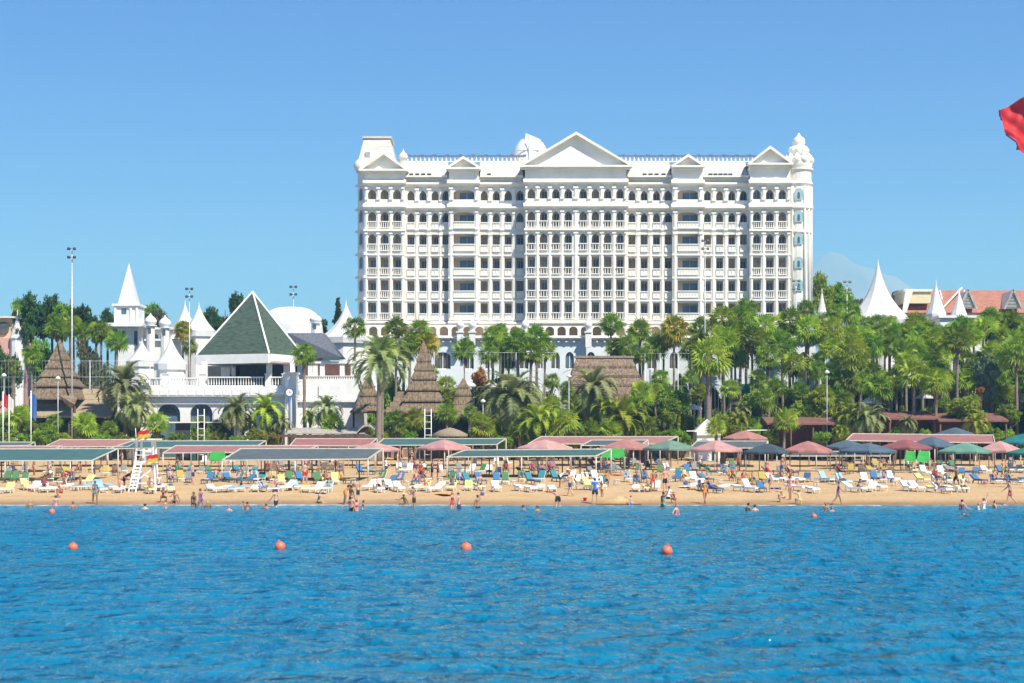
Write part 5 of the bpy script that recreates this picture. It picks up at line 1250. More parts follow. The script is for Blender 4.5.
MC = {'white': mat('mattress_white', (.78,.78,.75), .8, .05), 'yellow': mat('mattress_yellow', (.68,.63,.2), .8, .1), 'blue': mat('mattress_blue', (.05,.18,.38), .85), 'teal': mat('mattress_teal', (.04,.20,.25), .85),
      'green': mat('mattress_green', (.07,.18,.07), .85), 'mustard': mat('mattress_mustard', (.42,.31,.06), .85), 'brown': mat('mattress_brown', (.16,.10,.06), .85), 'grey': mat('mattress_grey', (.20,.21,.21), .85),
      'mauve': mat('mattress_mauve', (.26,.13,.15), .85), 'pale blue': mat('mattress_pale', (.28,.46,.58), .85)}
FC = {'w': M_FRAME, 'd': mat('lounger_dark', (.10,.10,.10), .6), 'b': mat('lounger_blue', (.05,.14,.32), .5), 'g': mat('lounger_green', (.05,.15,.09), .5)}
PROTO = {}
for col in MC:
    for bi, back in enumerate((R(5), R(30), R(52))):
        for fc in ('w', 'd'):
            if fc == 'd' and col in ('white', 'yellow', 'pale blue'): continue
            if fc == 'w' and col in ('brown', 'mauve'): continue
            PROTO[(col, bi, fc)] = None
def get_lounger(col, bi, fc):
    global M_FRAME, M_MAT
    k = (col, bi, fc)
    if PROTO.get(k) is None:
        M_FRAME = FC[fc]; M_MAT = MC[col]; o = lounger(True, (R(5), R(30), R(52))[bi]); PROTO[k] = o; return o
    return copy_tree(PROTO[k])
LOUNGERS = []
def row(py, segs, rowname, step=9.9, jit=2.0):
    for (a, b, cols, backs) in segs:
        x = a + 4
        while x < b - 1:
            col = br.choice(cols); bi = br.choice(backs); fc = 'w' if (col, bi, 'd') not in PROTO or ((col, bi, 'w') in PROTO and br.random() < .4) else 'd'
            yy = py + br.uniform(-jit, jit); D = Dg(x, yy) + .9
            o = get_lounger(col, bi, fc); X_ = PX(x, D); o.location = (X_, D, gz(X_, D)); o.scale = (.9, .9, .9); o.rotation_euler = (0, 0, br.gauss(.1, .3))
            later(o, f'{col} lounger {rowname}', x, 'sun lounger', 'sun loungers on the beach'); LOUNGERS.append((x, D, bi, o))
            x += step*br.choice([.86,.9,1,1.1,1.7])
W, Y = ['white'], ['white','white','yellow']
row(492, [(-15,128,['white','white','yellow','pale blue'],[0,1,1,0]), (146,180,['yellow','white'],[0]), (206,335,['white','white','pale blue','yellow','white'],[0,0,1]), (366,400,W,[1,1,2]), (412,500,['white','white','yellow','white'],[1,0,1]),
          (516,562,W,[0]), (576,607,['white','yellow'],[1,2]), (632,668,['yellow','white','white'],[0,1]), (690,768,['white','blue','white'],[0,1,2]), (792,816,W,[0]), (850,884,['white'],[0,1]), (904,975,['white','white','yellow'],[0,0,1]), (1030,1060,W,[1])], 'nearest the water')
row(483.5, [(-15,64,['green','green','teal','brown'],[1,2]), (66,96,['green','teal','yellow'],[1]), (168,196,['mustard','grey'],[2]), (204,258,['teal','blue','pale blue'],[1,2]), (258,346,['blue','teal','mustard','yellow','green'],[1,2]), (376,432,['blue','green','teal','blue'],[1,2]),
           (446,516,['blue','teal','blue','green'],[1,2]), (518,566,['teal','green','mustard','teal'],[2,2,1]), (566,606,['pale blue','white','teal'],[1,2]), (624,664,['blue','mustard','pale blue'],[1,2]), (672,708,['white','yellow','blue'],[1,2]), (730,776,['blue','white','mustard'],[2,1]),
           (776,822,['white'],[0,1]), (822,846,['pale blue'],[2]), (862,906,['blue','white','pale blue'],[1,2]), (918,966,['grey','yellow','white'],[1]), (975,1050,['blue','blue','grey'],[1,0])], 'in the second row')
row(474.5, [(-15,30,['brown','grey'],[1,2]), (44,128,['brown','brown','grey','mustard'],[1,2]), (166,222,['grey','mustard','green','teal'],[1,2]), (222,262,['grey','teal'],[1]), (262,346,['brown','mauve','brown','mustard'],[1,2]), (358,384,['grey','blue'],[1,2]), (396,432,['white','yellow','green'],[1,2]),
           (436,500,['white','green','grey','white'],[1,2]), (502,566,['mauve','brown','mauve','grey'],[1,2]), (588,650,['grey','grey','mauve','green'],[1,2]), (656,744,['green','grey','blue','white'],[1,2]), (766,800,['grey','brown'],[1]),
           (838,908,['mustard','mustard','brown','white'],[2,1]), (910,968,['white','grey','yellow','blue'],[1,2]), (972,1050,['white','white','blue'],[1,2])], 'in the third row')
row(464.5, [(-15,24,['brown','grey'],[2]), (200,232,['teal','white'],[2]), (300,346,['mustard','brown'],[2]), (470,512,['white','white'],[2]), (584,640,['grey','mauve'],[2,1]), (640,668,['blue'],[2]), (845,895,['mustard'],[2]), (925,960,['grey','brown'],[1,2]), (1008,1050,['grey','teal'],[1])], 'in the back row', step=13)
row(468.5, [(150,160,['grey'],[2]), (270,345,['brown','mauve','grey'],[2,1]), (402,432,['green','grey'],[2]), (520,566,['mauve','brown'],[2,2]), (590,665,['grey','brown','green','mauve'],[2,1]), (690,740,['green','grey','brown'],[1,2]), (842,905,['brown','mustard','grey'],[2,2]), (906,962,['grey','brown','green'],[2,1])], 'in the fourth row', step=11.5)
row(457, [(640,672,['blue'],[2]), (936,952,['teal'],[2]), (384,420,['mauve','grey'],[2]), (758,786,['brown'],[1])], 'by the back wall', step=12)

# small beach things: side tables, bags, towels on the sand
def side_table(px, py):
    D = Dg(px, py); x = PX(px, D); t = thing('side_table', (x, D, gz(x, D)), rz=br.uniform(0, 1)); later(t, 'small white plastic side table', px, 'table', 'side tables between the loungers')
    mb = MB(); mb.lathe([(.24,.36),(.26,.38),(.26,.42)], (0,0,0), 12); mb.build('table_top', FC['w'], t)
    for k in range(4): a = k*math.pi/2 + .7; mb = MB(); mb.tube([(.22*math.cos(a), .22*math.sin(a), 0), (.15*math.cos(a), .15*math.sin(a), .37)], .025, 5); mb.build('leg', FC['w'], t)
for px in (120, 188, 203, 254, 350, 408, 440, 511, 570, 614, 668, 720, 818, 858, 896, 970): side_table(px + br.uniform(-3, 3), br.uniform(481, 488))
bagc = [('red', (.5,.04,.04)), ('blue', (.05,.12,.4)), ('orange', (.7,.25,.04)), ('black', (.03,.03,.03)), ('pink', (.7,.2,.3)), ('green', (.06,.3,.1))]
for i in range(20):
    px = 30 + i*51 + br.uniform(-14, 14); py = br.uniform(480, 496); D = Dg(px, py); x = PX(px, D); cn, cc = br.choice(bagc); t = thing('beach_bag', (x, D, gz(x, D)), rz=br.uniform(0, 3)); t.scale = (.72, .72, .72); later(t, f'{cn} beach bag lying on the sand', px, 'bag', 'beach bags')
    mb = MB(); mb.lathe([(.2,0),(.27,.08),(.26,.26),(.12,.34)], (0,0,0), 10, sy=.55); mb.build('bag', mat('bag_' + cn, cc, .8), t)
    mb = MB(); mb.tube([(-.12,0,.31), (-.08,0,.46), (.08,0,.46), (.12,0,.31)], .018, 5); mb.build('handle', mat('bag_' + cn, cc), t)
twc = [('striped red', (.6,.08,.08)), ('turquoise', (.05,.4,.45)), ('orange', (.75,.3,.05)), ('white', (.8,.8,.78)), ('blue', (.08,.2,.55))]
for i in range(14):
    px = 20 + i*74 + br.uniform(-20, 20); py = br.choice([br.uniform(487, 499), br.uniform(470, 480)]); D = Dg(px, py); x = PX(px, D); cn, cc = br.choice(twc)
    mb = MB(); n = 6; vs = [(-.4 + .8*i_/n, -.9 + 1.8*j/n, .035 + .02*math.sin(i_*2 + j)) for j in range(n+1) for i_ in range(n+1)]
    mb.add(vs, [(j*(n+1)+i_, j*(n+1)+i_+1, (j+1)*(n+1)+i_+1, (j+1)*(n+1)+i_) for j in range(n) for i_ in range(n)], 0, True); vs2 = [(x_, y_, z_ - .03) for x_, y_, z_ in vs]; mb.add(vs2, [(j*(n+1)+i_, (j+1)*(n+1)+i_, (j+1)*(n+1)+i_+1, j*(n+1)+i_+1) for j in range(n) for i_ in range(n)])
    o = mb.build('beach_towel', mat('towel_' + cn.replace(' ', '_'), cc, .95, .25, 4), None, loc=(x, D, gz(x, D) + .05)); o.rotation_euler = (0, 0, br.uniform(-.6, .6)); later(o, f'{cn} towel spread on the sand', px, 'towel', 'beach towels')
# sand heap with a red toy bucket
D = Dg(618, 503); x = PX(618, D); mb = MB(); vs = []; n = 14
for j in range(n+1):
    for i in range(n+1):
        u, v = i/n*2 - 1, j/n*2 - 1; rr = math.hypot(u, v); vs.append((u*1.5, v*.8, max(0, 1 - rr)**1.2*.55 + .05*math.sin(u*9)*math.cos(v*7)*max(0, 1-rr) - .03))
mb.add(vs, [(j*(n+1)+i, j*(n+1)+i+1, (j+1)*(n+1)+i+1, (j+1)*(n+1)+i) for j in range(n) for i in range(n)], 0, True)
tag(mb.build('sand_heap', bpy.data.materials['sand'], None, loc=(x, D, gz(x, D))), 'dug-up heap of wet sand at the water line right of centre', 'sand heap')
for i, px in enumerate((585, 624)):
    D = Dg(px, 501); x = PX(px, D); t = thing('toy_bucket', (x, D, gz(x, D)), ['red toy bucket on the sand left of the heap', 'red toy bucket by the right end of the sand heap'][i], 'bucket', 'red toy buckets'); t.scale = (.7, .7, .7); mb = MB(); mb.lathe([(.13,0),(.19,.3),(.2,.32)], (0,0,0), 12); mb.build('bucket', redcloth, t)
    mb = MB(); mb.tube([(-.19,0,.3), (-.12,0,.48), (.12,0,.48), (.19,0,.3)], .015, 5); mb.build('handle', white2, t)

# lifeguard tower
D = Dg(146, 491); x = PX(146, D); s = F/D; g = gz(x, D); t = thing('lifeguard_tower', (x, D, g), 'white wooden lifeguard tower with two red and yellow flags', 'lifeguard tower'); X = lambda p: (p - 146)/s; Z = lambda p: PZ(p, D) - g
for (b0, t0, y0, y1) in ((134, 138, -.6, -.3), (157, 153, -.6, -.3), (136, 139, 1.2, .9), (155, 152, 1.2, .9)):
    mb = MB(); mb.bar((X(b0), y0, -.1), (X(t0), y1, Z(439)), .13); mb.build('leg', white2, t)
mb = MB(); mb.box(X(137), X(155), -.5, 1.1, Z(463), Z(461.5)); mb.build('platform', white2, t)
mb = MB(); mb.box(X(134), X(158), -.8, 1.4, Z(440), Z(438.6)); mb.build('roof', white2, t)
for k, (a, b) in enumerate((((X(138), -.45, Z(461)), (X(134.5), -.55, Z(489))), )):
    pass
mb = MB(); mb.bar((X(138), -.45, Z(468)), (X(156), -.5, Z(482)), .09); mb.bar((X(155), -.45, Z(468)), (X(136), -.5, Z(482)), .09); mb.bar((X(136), -.5, Z(483)), (X(156), -.5, Z(483)), .09); mb.build('cross_brace', white2, t)
for sx_ in (134.5, 141.5): mb = MB(); mb.bar((X(sx_ - 1), -1.7, -.1), (X(sx_ + 2.5), -.6, Z(461)), .08); mb.build('ladder_rail', white2, t)
for k in range(1, 9):
    u = k/9; mb = MB(); mb.bar((X(133.5 + 3.5*u), -1.7 + 1.1*u, Z(461)*u), (X(140.5 + 3.5*u), -1.7 + 1.1*u, Z(461)*u), .06, .12); mb.build('ladder_step', white2, t)
for (a, b) in (((137, 455), (155, 455)), ((137, 450), (155, 450))): mb = MB(); mb.bar((X(a[0]), -.45, Z(a[1])), (X(b[0]), -.45, Z(b[1])), .06); mb.build('railing', white2, t)
mb = MB(); mb.box(X(143), X(151), .2, .7, Z(461.4), Z(457)); mb.box(X(143), X(151), .6, .7, Z(457) + .002, Z(452.5)); mb.build('seat', white2, t)
yel = mat('yellow_cloth', (.78,.52,.03), .8, .1, transl=.2)
for i, (px, py) in enumerate(((146, 432.5), (155, 456.5))):
    f = thing('rescue_flag', (x + X(px), D - .9, g + Z(py)), ['red and yellow flag on top of the lifeguard tower', 'red and yellow flag hanging on the lifeguard tower\'s side'][i], 'flag', 'red and yellow rescue flags')
    for half, m_ in ((0, redcloth), (1, yel)):
        mb = MB(); vs = []
        for j in range(5):
            for k in range(9):
                u, v = k/8, (j/4 + half)/2; vs.append((-.45 + u*.85, .14*math.sin(u*8 + v*4), .1 - v*.55 - .35*abs(u - .45) + .2*u + .06*math.sin(u*9)))
        mb.add(vs, [(j*9+k, j*9+k+1, (j+1)*9+k+1, (j+1)*9+k) for j in range(4) for k in range(8)], 0, True); mb.build(['red_half', 'yellow_half'][half], m_, f)
    mb = MB(); mb.tube([(-.5,.02,-.75), (-.57,.0,.32)], .025, 6); mb.build('stick', white2, f)
# buoys
orange = mat('buoy_orange', (.75,.16,.08), .45, .1, 6)
def buoy(px, py, r, label, D=None):
    D = D or F*H/(py + 4 - HY); x = PX(px, D); t = thing('buoy', (x, D, .08), label, 'buoy', 'orange buoys in the sea'); t.rotation_euler = (br.uniform(-.2, .2), br.uniform(-.25, .25), br.uniform(0, 6)); rr = r/(F/D)
    mb = MB(); mb.lathe([(rr*math.cos(R(a))*1.0 + .002, rr*math.sin(R(a))*1.02) for a in range(-88, 89, 11)], (0,0,0), 20); mb.build('float', orange, t)
    mb = MB(); mb.tube([(rr*.26*math.cos(R(a)), 0, rr*1.0 + rr*.26*math.sin(R(a))) for a in range(-20, 201, 22)], rr*.1, 6); mb.tube([(0,0,rr*.9), (0,0,rr*1.02)], rr*.22, 8); mb.build('eyelet', orange, t)
buoy(73, 545.5, 4.7, 'orange buoy, leftmost of the four in a line offshore'); buoy(280, 544.5, 5.2, 'orange buoy, second from the left of four offshore'); buoy(466, 546, 5.5, 'orange buoy, third from the left of four offshore'); buoy(667, 549, 5.5, 'orange buoy, rightmost of the four in a line offshore')
buoy(52, 510.5, 3, 'small orange buoy near the shore at left', 101); buoy(814, 516, 2.8, 'small orange buoy near the shore right of centre', 95)
# ------------------------------------------------------------------ people
def body_mesh(p, female=False):
    lean = R(p.get('lean', 3)); V3 = Vector
    vs, ed, rad, bone = [], [], [], []
    def add(v, r, parent=None, b=''):
        vs.append(V3(v)); rad.append(r); bone.append(b)
        if parent is not None: ed.append((parent, len(vs) - 1))
        return len(vs) - 1
    up = V3((0, -math.sin(lean), math.cos(lean))); fw = V3((0, -math.cos(lean), -math.sin(lean)))
    wd = .92 if female else 1
    pel = add((0,0,0), (.125,.10), None, 'pelvis'); ws = add(up*.15, (.105*wd,.085), pel, 'belly'); ch = add(up*.34 + fw*.01, (.135*wd,.10), ws, 'chest')
    uc = add(up*.46, (.115*wd,.085), ch, 'chest'); nk = add(up*.54 + fw*.005, (.052,.052), uc, 'neck')
    hl = R(p.get('head', 0)) + lean*.5; hu = V3((0, -math.sin(hl), math.cos(hl))); hf = V3((0, -math.cos(hl), -math.sin(hl)))
    j = add(vs[nk] + hu*.07 + hf*.015, (.06,.065), nk, 'head'); hc = add(vs[j] + hu*.07 + hf*.008, (.078,.092), j, 'head'); hc2 = add(vs[hc] + hu*.06 - hf*.012, (.068,.08), hc, 'head')
    add(vs[hc] + hf*.108 - hu*.012, (.014,.014), hc, 'head')
    for s in (-1, 1): add(vs[hc] + V3((s*.088,0,0)) - hf*.01, (.014,.02), hc, 'head')
    lowest = 9
    for s, leg in ((-1, p['L']), (1, p['Rr'])):
        a, k = R(leg[0]), R(leg[1]); ab = R(leg[2]) if len(leg) > 2 else R(4)
        hp = add((s*.095, 0, -.04), (.095,.10), pel, 'pelvis')
        td = V3((s*math.sin(ab)*.9, -math.sin(a), -math.cos(a))).normalized(); sd = V3((s*math.sin(ab)*.4, -math.sin(a-k), -math.cos(a-k))).normalized()
        mt = add(vs[hp] + td*.19, (.084,.085), hp, 'thigh'); kn = add(vs[hp] + td*.42, (.057,.06), mt, 'knee'); cf = add(vs[kn] + sd*.14 + V3((0,.012,0)), (.056,.058), kn, 'calf'); an = add(vs[kn] + sd*.40, (.036,.04), cf, 'calf')
        fd = V3((s*.1, -1, 0)) if abs(a - k) < R(60) else sd*.4 + V3((0,-.4,-.2))
        fd = fd.normalized(); heel = add(vs[an] + sd*.045 - fd*.02, (.036,.032), an, 'foot'); toe = add(vs[heel] + fd*.15, (.036,.02), heel, 'foot'); add(vs[toe] + fd*.05, (.026,.014), toe, 'foot')
        lowest = min(lowest, vs[heel].z - .032)
    for s, arm in ((-1, p['A']), (1, p['B'])):
        sf, ab, e = R(arm[0]), R(arm[1]), R(arm[2])
        sh = add(vs[uc] + V3((s*.165*wd, 0, 0)) - up*.015, (.058,.055), uc, 'shoulder')
        def ad(f, b): 
            v = V3((s*math.sin(b), -math.sin(f)*math.cos(b), -math.cos(f)*math.cos(b))); return Matrix.Rotation(-lean*.6, 3, 'X') @ v
        u = ad(sf, ab); f_ = ad(sf + e, ab*.7)
        um = add(vs[sh] + u*.14, (.046,.046), sh, 'arm'); el = add(vs[sh] + u*.29, (.036,.038), um, 'arm'); fm = add(vs[el] + f_*.10, (.037,.037), el, 'arm'); wr = add(vs[el] + f_*.245, (.024,.028), fm, 'arm')
        pm = add(vs[wr] + f_*.06, (.034,.018), wr, 'hand')
        side = f_.cross(V3((1,0,0))).normalized() if abs(f_.x) < .9 else V3((0,1,0)); inn = V3((-s,0,0))
        for q in range(4):
            b0 = add(vs[pm] + f_*.035 + side*(q - 1.5)*.021, (.009,.009), pm, 'hand'); b1 = add(vs[b0] + f_*(.03 + (.004 if q in (1,2) else 0)) + inn*.008, (.0085,.0085), b0, 'hand'); add(vs[b1] + f_*(.02 - (.007 if q in (0,3) else 0)) + inn*.018, (.007,.007), b1, 'hand')
        th = add(vs[wr] + f_*.035 + side*.036, (.011,.011), wr, 'hand'); add(vs[th] + f_*.035 + side*.012, (.009,.009), th, 'hand')
    me = bpy.data.meshes.new('body_skeleton'); me.from_pydata([tuple(v) for v in vs], ed, []); ob = bpy.data.objects.new('tmp', me); COL.objects.link(ob)
    sk = ob.modifiers.new('s', 'SKIN'); 
    for i, r_ in enumerate(rad): me.skin_vertices[0].data[i].radius = r_; me.skin_vertices[0].data[i].use_root = (i == 0)
    sk.use_smooth_shade = True; sk.branch_smoothing = .6
    ss = ob.modifiers.new('u', 'SUBSURF'); ss.levels = 1; ss.render_levels = 1
    dg = bpy.context.evaluated_depsgraph_get(); ev = ob.evaluated_get(dg); res = bpy.data.meshes.new_from_object(ev)
    bpy.data.objects.remove(ob)
    res.name = 'person'
    z0 = p.get('z', -lowest) if p.get('z') is not None else -lowest
    co = [v.co.copy() for v in res.vertices]
    # region of every vertex = nearest joint
    reg = []
    from mathutils.kdtree import KDTree
    kd = KDTree(len(vs)); 
    for i, v in enumerate(vs): kd.insert(v, i)
    kd.balance()
    for c in co: reg.append(kd.find(c)[1])
    regb = [bone[i] for i in reg]
    for v in res.vertices: v.co.z += z0
    for pl in res.polygons: pl.use_smooth = True
    nr = [v.normal.copy() for v in res.vertices]
    hcv = vs[hc] + Vector((0,0,z0))
    def shell(name, test, off):
        keep = [pl for pl in res.polygons if all(test(i) for i in pl.vertices)]
        if not keep: return None
        used = {}; V_ = []; F_ = []
        for pl in keep:
            f = []
            for i in pl.vertices:
                if i not in used: used[i] = len(V_); V_.append(tuple(res.vertices[i].co + nr[i]*off))
                f.append(used[i])
            F_.append(tuple(f))
        m_ = bpy.data.meshes.new(name); m_.from_pydata(V_, [], F_)
        for pl in m_.polygons: pl.use_smooth = True
        return m_
    def rel(i): return (res.vertices[i].co - hcv)
    parts = {}
    parts['hair'] = shell('hair', lambda i: regb[i] == 'head' and (rel(i).dot(hu) > .035 or rel(i).dot(hf) < -.01), .014 if not female else .024)
    parts['swim_shorts'] = shell('swim_shorts', lambda i: regb[i] in ('pelvis', 'thigh') or (regb[i] == 'belly' and (co[i]).dot(up) < .06), .013)
    parts['bikini_bottom'] = shell('bikini_bottom', lambda i: regb[i] == 'pelvis' and co[i].dot(up) < .05, .009)
    parts['bikini_top'] = shell('bikini_top', lambda i: regb[i] == 'chest' and .24 < co[i].dot(up) < .42, .012)
    parts['swimsuit'] = shell('swimsuit', lambda i: regb[i] in ('pelvis', 'belly') or (regb[i] == 'chest' and co[i].dot(up) < .43), .011)
    parts['shirt'] = shell('shirt', lambda i: regb[i] in ('belly', 'chest', 'shoulder') or (regb[i] == 'pelvis' and co[i].dot(up) > -.04), .02)
    ht = MB(); ht.lathe([(.19,0),(.18,.01),(.105,.02),(.10,.08),(.05,.11)], (hcv.x, hcv.y, hcv.z + .035), 14); parts['hat'] = ht.mesh('hat', straw)
    # face: eyes and lips as small shapes
    return res, parts
straw = mat('straw_hat', (.62,.50,.30), .9, .15, 8)
POSES = {
 'stand': dict(L=(2,4), Rr=(-2,2), A=(4,10,10), B=(8,9,14)),
 'hips': dict(L=(4,4,7), Rr=(-3,2,7), A=(-8,38,75), B=(5,10,12)),
 'walk': dict(L=(24,6), Rr=(-18,22), A=(-22,9,12), B=(24,9,22), lean=4),
 'stride': dict(L=(-20,26), Rr=(22,8), A=(26,10,25), B=(-20,10,10), lean=6),
 'bend': dict(L=(8,16), Rr=(2,12), A=(60,8,12), B=(74,8,10), lean=62, head=-10),
 'wave': dict(L=(3,5), Rr=(-3,3), A=(150,25,25), B=(6,10,15)),
 'phone': dict(L=(3,5), Rr=(-5,3), A=(35,14,95), B=(30,14,100), head=15),
 'sit': dict(L=(88,82,8), Rr=(86,86,8), A=(40,12,40), B=(45,12,35), lean=12, z=.46),
 'sand': dict(L=(108,112,8), Rr=(84,30,9), A=(55,10,30), B=(-25,18,8), lean=14, z=.13),
 'crouch': dict(L=(112,132,12), Rr=(104,128,12), A=(70,8,20), B=(75,8,25), lean=28),
 'lie': dict(L=(84,6,5), Rr=(92,24,5), A=(18,16,20), B=(22,12,25), lean=-46, head=20, z=.50)}
BODY = {}
skins = [mat('skin_tanned', (.36,.185,.105), .55, .06, 4), mat('skin_fair', (.58,.34,.235), .55, .06, 4), mat('skin_bronzed', (.22,.11,.06), .55, .06, 4), mat('skin_rosy', (.60,.29,.21), .55, .06, 4)]
hairs = {'dark': mat('hair_dark', (.02,.014,.01), .6), 'brown': mat('hair_brown', (.09,.045,.02), .6), 'blond': mat('hair_blond', (.40,.27,.12), .6), 'grey': mat('hair_grey', (.3,.29,.28), .7)}
gar = {'black': (.02,.02,.025), 'navy': (.02,.04,.14), 'red': (.55,.03,.03), 'blue': (.04,.15,.5), 'turquoise': (.04,.40,.42), 'white': (.78,.77,.74), 'pink': (.65,.16,.26), 'orange': (.7,.22,.03), 'green': (.05,.28,.1), 'purple': (.18,.06,.26), 'yellow': (.7,.55,.06), 'dark red': (.26,.03,.04)}
pe = random.Random(9)
def slotmat(o, m):
    if not o.data.materials: o.data.materials.append(None)
    o.material_slots[0].link = 'OBJECT'; o.material_slots[0].material = m
def person(px, py, pose, wear, color, where, D=None, face=None, scale=1.0, z=None, female=None, skin=None, hair=None, hat=False, at=None, second=None):
    if female is None: female = wear in ('bikini', 'swimsuit')
    k = (pose, female)
    if k not in BODY: BODY[k] = body_mesh(POSES[pose], female)
    me, parts = BODY[k]
    if at: x, D, zz = at
    else:
        if z is None: D = D or Dg(px, py); x = PX(px, D); zz = max(gz(x, D), -3)
        else: x = PX(px, D); zz = z
    o = link('person', me, None, (x, D, zz - .01), face if face is not None else pe.uniform(-3.1, 3.1)); o.scale = [scale*(.96 if female else 1.03)]*3
    slotmat(o, skin or pe.choice(skins)); hn = hair or pe.choice(['dark','dark','brown','brown','blond'])
    h = link('hair', parts['hair'], o); slotmat(h, hairs[hn])
    g = lambda c: mat('garment_' + c.replace(' ', '_'), gar[c], .8, .08, 6)
    def put(n, c):
        if parts[n] is None: return
        q = link(n, parts[n], o); slotmat(q, g(c))
    desc = {'shorts': f'person, {color} shorts,', 'bikini': f'person, {color} bikini,', 'swimsuit': f'person, {color} swimsuit,', 'shirt': f'person, {color} shirt,'}[wear]
    if wear == 'shorts': put('swim_shorts', color)
    if wear == 'bikini': put('bikini_bottom', color); put('bikini_top', color)
    if wear == 'swimsuit': put('swimsuit', color)
    if wear == 'shirt': put('shirt', color); put('swim_shorts', second or 'black')
    if hat: link('hat', parts['hat'], o)
    act = {'stand': 'standing', 'hips': 'standing', 'walk': 'walking', 'stride': 'striding', 'bend': 'bending', 'wave': 'waving', 'phone': 'standing', 'sit': 'sitting', 'sand': 'sitting', 'crouch': 'crouching', 'lie': 'reclining'}[pose]
    later(o, f'{desc} {act} {where}', px, 'person', 'holidaymakers on the beach and in the sea')
    return o
WL, SH = 'at the waterline', 'on the sand'
# standing or walking along the beach, feet at (px, py)
for a in [(194,508,'walk','bikini','black',WL), (201,507,'stride','swimsuit','purple',WL), (175,503,'sand','shorts','navy',WL), (163,502,'crouch','bikini','red',WL), (166,509,'stand','shorts','black',WL),
          (276,507.5,'walk','shorts','black',WL), (269,509,'crouch','shorts','navy',WL), (345,504.5,'bend','shorts','orange',WL), (358,504.5,'hips','shorts','black',WL), (351,506,'stand','bikini','dark red',WL),
          (405,505,'sand','bikini','pink',SH), (414,507,'phone','shorts','black',WL), (558,507,'bend','shorts','black',WL), (570,496,'walk','shorts','navy',SH), (560,488,'bend','shirt','white',SH), (595,504,'hips','shirt','blue',WL),
          (602,497,'stand','swimsuit','yellow',SH), (653,492,'stand','swimsuit','red',SH), (665,492,'hips','shorts','black',SH), (668,499,'sand','shirt','white',SH), (675,503,'crouch','shorts','red',SH),
          (790,499.5,'stand','swimsuit','pink',SH), (784,502,'crouch','bikini','black',SH), (838,505,'stride','swimsuit','purple',WL), (782,475.5,'stand','shorts','blue',SH), (738,472,'stand','shirt','dark red',SH), (956,489,'walk','shorts','black',SH),
          (178,476,'hips','shorts','green',SH), (193,484.5,'stand','shorts','navy',SH), (124,490,'bend','shirt','navy',SH), (135,490,'crouch','shirt','pink',SH), (122,464,'walk','bikini','white',SH), (34,476,'stand','bikini','pink',SH),
          (420,482,'stand','shirt','red',SH), (432,480,'hips','shirt','navy',SH), (438,480,'stand','shirt','pink',SH), (398,464,'stand','shorts','red',SH), (402,463,'stand','shorts','black',SH), (412,463,'walk','bikini','black',SH), (451,463,'walk','shorts','orange',SH),
          (386,476,'walk','shirt','white',SH), (305,484,'phone','shorts','red',SH), (573,472,'stand','shirt','navy',SH), (580,474,'stand','shirt','black',SH), (640,478,'walk','bikini','turquoise',SH), (857,492,'crouch','bikini','white',SH),
          (874,467,'sit','shirt','blue',SH), (893,467,'stand','shirt','black',SH), (850,466,'stand','shirt','dark red',SH), (770,492,'stand','bikini','navy',SH), (767,479,'hips','shorts','red',SH), (921,470,'stand','shorts','blue',SH), (607,487,'walk','shirt','orange',SH),
          (52,470,'stand','bikini','black',SH), (310,470,'sand','shorts','blue',SH), (330,470,'stand','swimsuit','black',SH), (725,466,'walk','bikini','orange',SH), (700,470,'stand','shorts','white',SH), (506,470,'stand','shorts','black',SH), (1003,478,'walk','shorts','green',SH), (62,497,'crouch','shorts','red',SH),
          (95,504,'stride','bikini','turquoise',WL), (318,503,'sand','swimsuit','green',WL), (632,505,'sand','shorts','blue',WL), (705,504,'walk','swimsuit','orange',WL), (800,505,'crouch','bikini','yellow',WL), (1010,505,'stride','shorts','red',WL)]:
    person(*a, hat=(a[0] in (560, 857, 405)), scale=.72 if a[0] in (166, 675, 602, 607, 325, 632) else 1.0)
# swimmers and waders: only head and shoulders above the surface
SW = 'in the sea'
for (px, py, dep, pose, wear, c) in [(30,508,1.2,'stand','shorts','white'), (56,506,.9,'stand','bikini','pink'), (73,508.5,1.25,'stand','shorts','navy'), (145,509.5,1.35,'stand','shorts','black'), (208,508,1.25,'phone','shorts','green'), (229,511,1.35,'stand','shorts','blue'),
        (243,509.5,.75,'stand','bikini','pink'), (247.5,509.5,.8,'hips','swimsuit','orange'), (352,510.5,.8,'hips','shorts','black'), (357,511,.9,'stand','bikini','red'), (363,510,1.0,'stand','swimsuit','white'), (452,508.5,.55,'hips','swimsuit','red'), (459,509.5,.65,'stand','shorts','navy'), (478,508.5,.85,'wave','shorts','black'),
        (523,510,1.3,'stand','bikini','white'), (538,512,1.32,'stand','shorts','black'), (676,515.5,.95,'hips','swimsuit','pink'), (748,511,1.22,'stand','shorts','navy'), (755,511.5,1.3,'stand','shorts','black'), (826,510,1.25,'stand','shorts','white'), (832,511.5,1.3,'stand','bikini','black'),
        (962,510,.95,'hips','swimsuit','dark red'), (956,516,1.1,'bend','bikini','pink'), (978,510,1.15,'stand','bikini','white'), (984,508.5,.95,'wave','swimsuit','white'), (994,508,1.25,'stand','shorts','black'), (663,507.5,.6,'wave','bikini','turquoise')]:
    D = F*H/(py - HY); person(px, py, pose, wear, c, SW, D=D, z=-dep, scale=.8 if px in (243, 247.5) else 1.0)
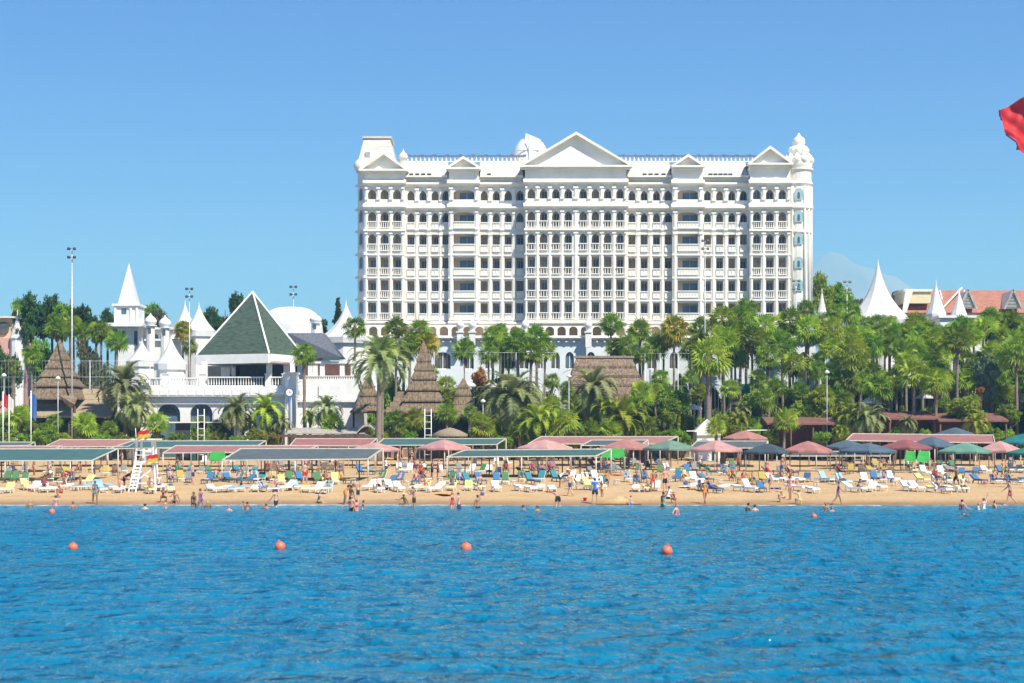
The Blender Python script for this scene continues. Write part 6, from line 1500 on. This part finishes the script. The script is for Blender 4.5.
# on the loungers
cand = sorted([l for l in LOUNGERS if 0 < l[0] < 1024], key=lambda l: l[0])
for i, (px, D, bi, o) in enumerate(cand):
    if pe.random() < .34:
        x, y, zz = o.location; a = o.rotation_euler.z
        pose = 'lie' if bi > 0 else 'sit'
        off = Vector((math.sin(a)*(-.30), math.cos(a)*.30, 0)) if pose == 'lie' else Vector((0, -.2, 0))
        ws = pe.choice([('shorts', 'black'), ('shorts', 'blue'), ('bikini', 'black'), ('bikini', 'turquoise'), ('swimsuit', 'navy'), ('shorts', 'red'), ('bikini', 'pink'), ('shirt', 'white'), ('shirt', 'dark red'), ('shorts', 'green')])
        person(px, 0, pose, ws[0], ws[1], 'on a lounger', at=(x + off.x, y + off.y, zz - .0), face=a)
# ------------------------------------------------------------------ light, sky, camera
SUN_EL, SUN_AZ = 50, 38        # degrees; azimuth: how far to the right of straight behind the camera
w = bpy.data.worlds.new('World'); sc.world = w; w.use_nodes = True; nt = w.node_tree
bg = nt.nodes['Background']; sky = nt.nodes.new('ShaderNodeTexSky'); sky.sky_type = 'NISHITA'; sky.sun_disc = False
sky.sun_elevation = R(SUN_EL); sky.sun_rotation = R(180 - SUN_AZ); sky.altitude = 2000; sky.air_density = 1.0; sky.dust_density = 0; sky.ozone_density = 6
hs = nt.nodes.new('ShaderNodeHueSaturation'); hs.inputs['Saturation'].default_value = 1.3; hs.inputs['Hue'].default_value = .529
nt.links.new(sky.outputs['Color'], hs.inputs['Color']); nt.links.new(hs.outputs['Color'], bg.inputs['Color']); bg.inputs['Strength'].default_value = .056
sl = bpy.data.lights.new('sun', 'SUN'); sl.energy = 3.5; sl.angle = R(.5); sl.color = (1, .955, .88)
so = bpy.data.objects.new('sun', sl); COL.objects.link(so)
d = Vector((math.cos(R(SUN_EL))*math.sin(R(SUN_AZ)), -math.cos(R(SUN_EL))*math.cos(R(SUN_AZ)), math.sin(R(SUN_EL))))   # towards the sun
so.rotation_euler = d.to_track_quat('Z', 'Y').to_euler(); so.location = (60, -60, 80)
cam = bpy.data.cameras.new('camera'); co = bpy.data.objects.new('camera', cam); COL.objects.link(co)
co.location = (0, 0, H); co.rotation_euler = (math.pi/2, 0, 0)
cam.sensor_width = 36; cam.lens = F*36/1024; cam.shift_y = (HY - 341.5)/1024; cam.clip_start = .5; cam.clip_end = 40000
sc.camera = co
cam.dof.use_dof = True; cam.dof.focus_distance = 215; cam.dof.aperture_fstop = 1.3
sc.view_settings.view_transform = 'Standard'; sc.view_settings.look = 'None'; sc.view_settings.exposure = 1.2; sc.view_settings.gamma = 1
sc.cycles.max_bounces = 6; sc.cycles.diffuse_bounces = 3; sc.cycles.transparent_max_bounces = 4; sc.cycles.volume_bounces = 1; sc.cycles.glossy_bounces = 3
sc.cycles.use_denoising = True
write_labels()
for o in bpy.data.objects:
    l = o.get('label')
    if l and not 4 <= len(l.split()) <= 16: print('LABEL LENGTH', len(l.split()), l)
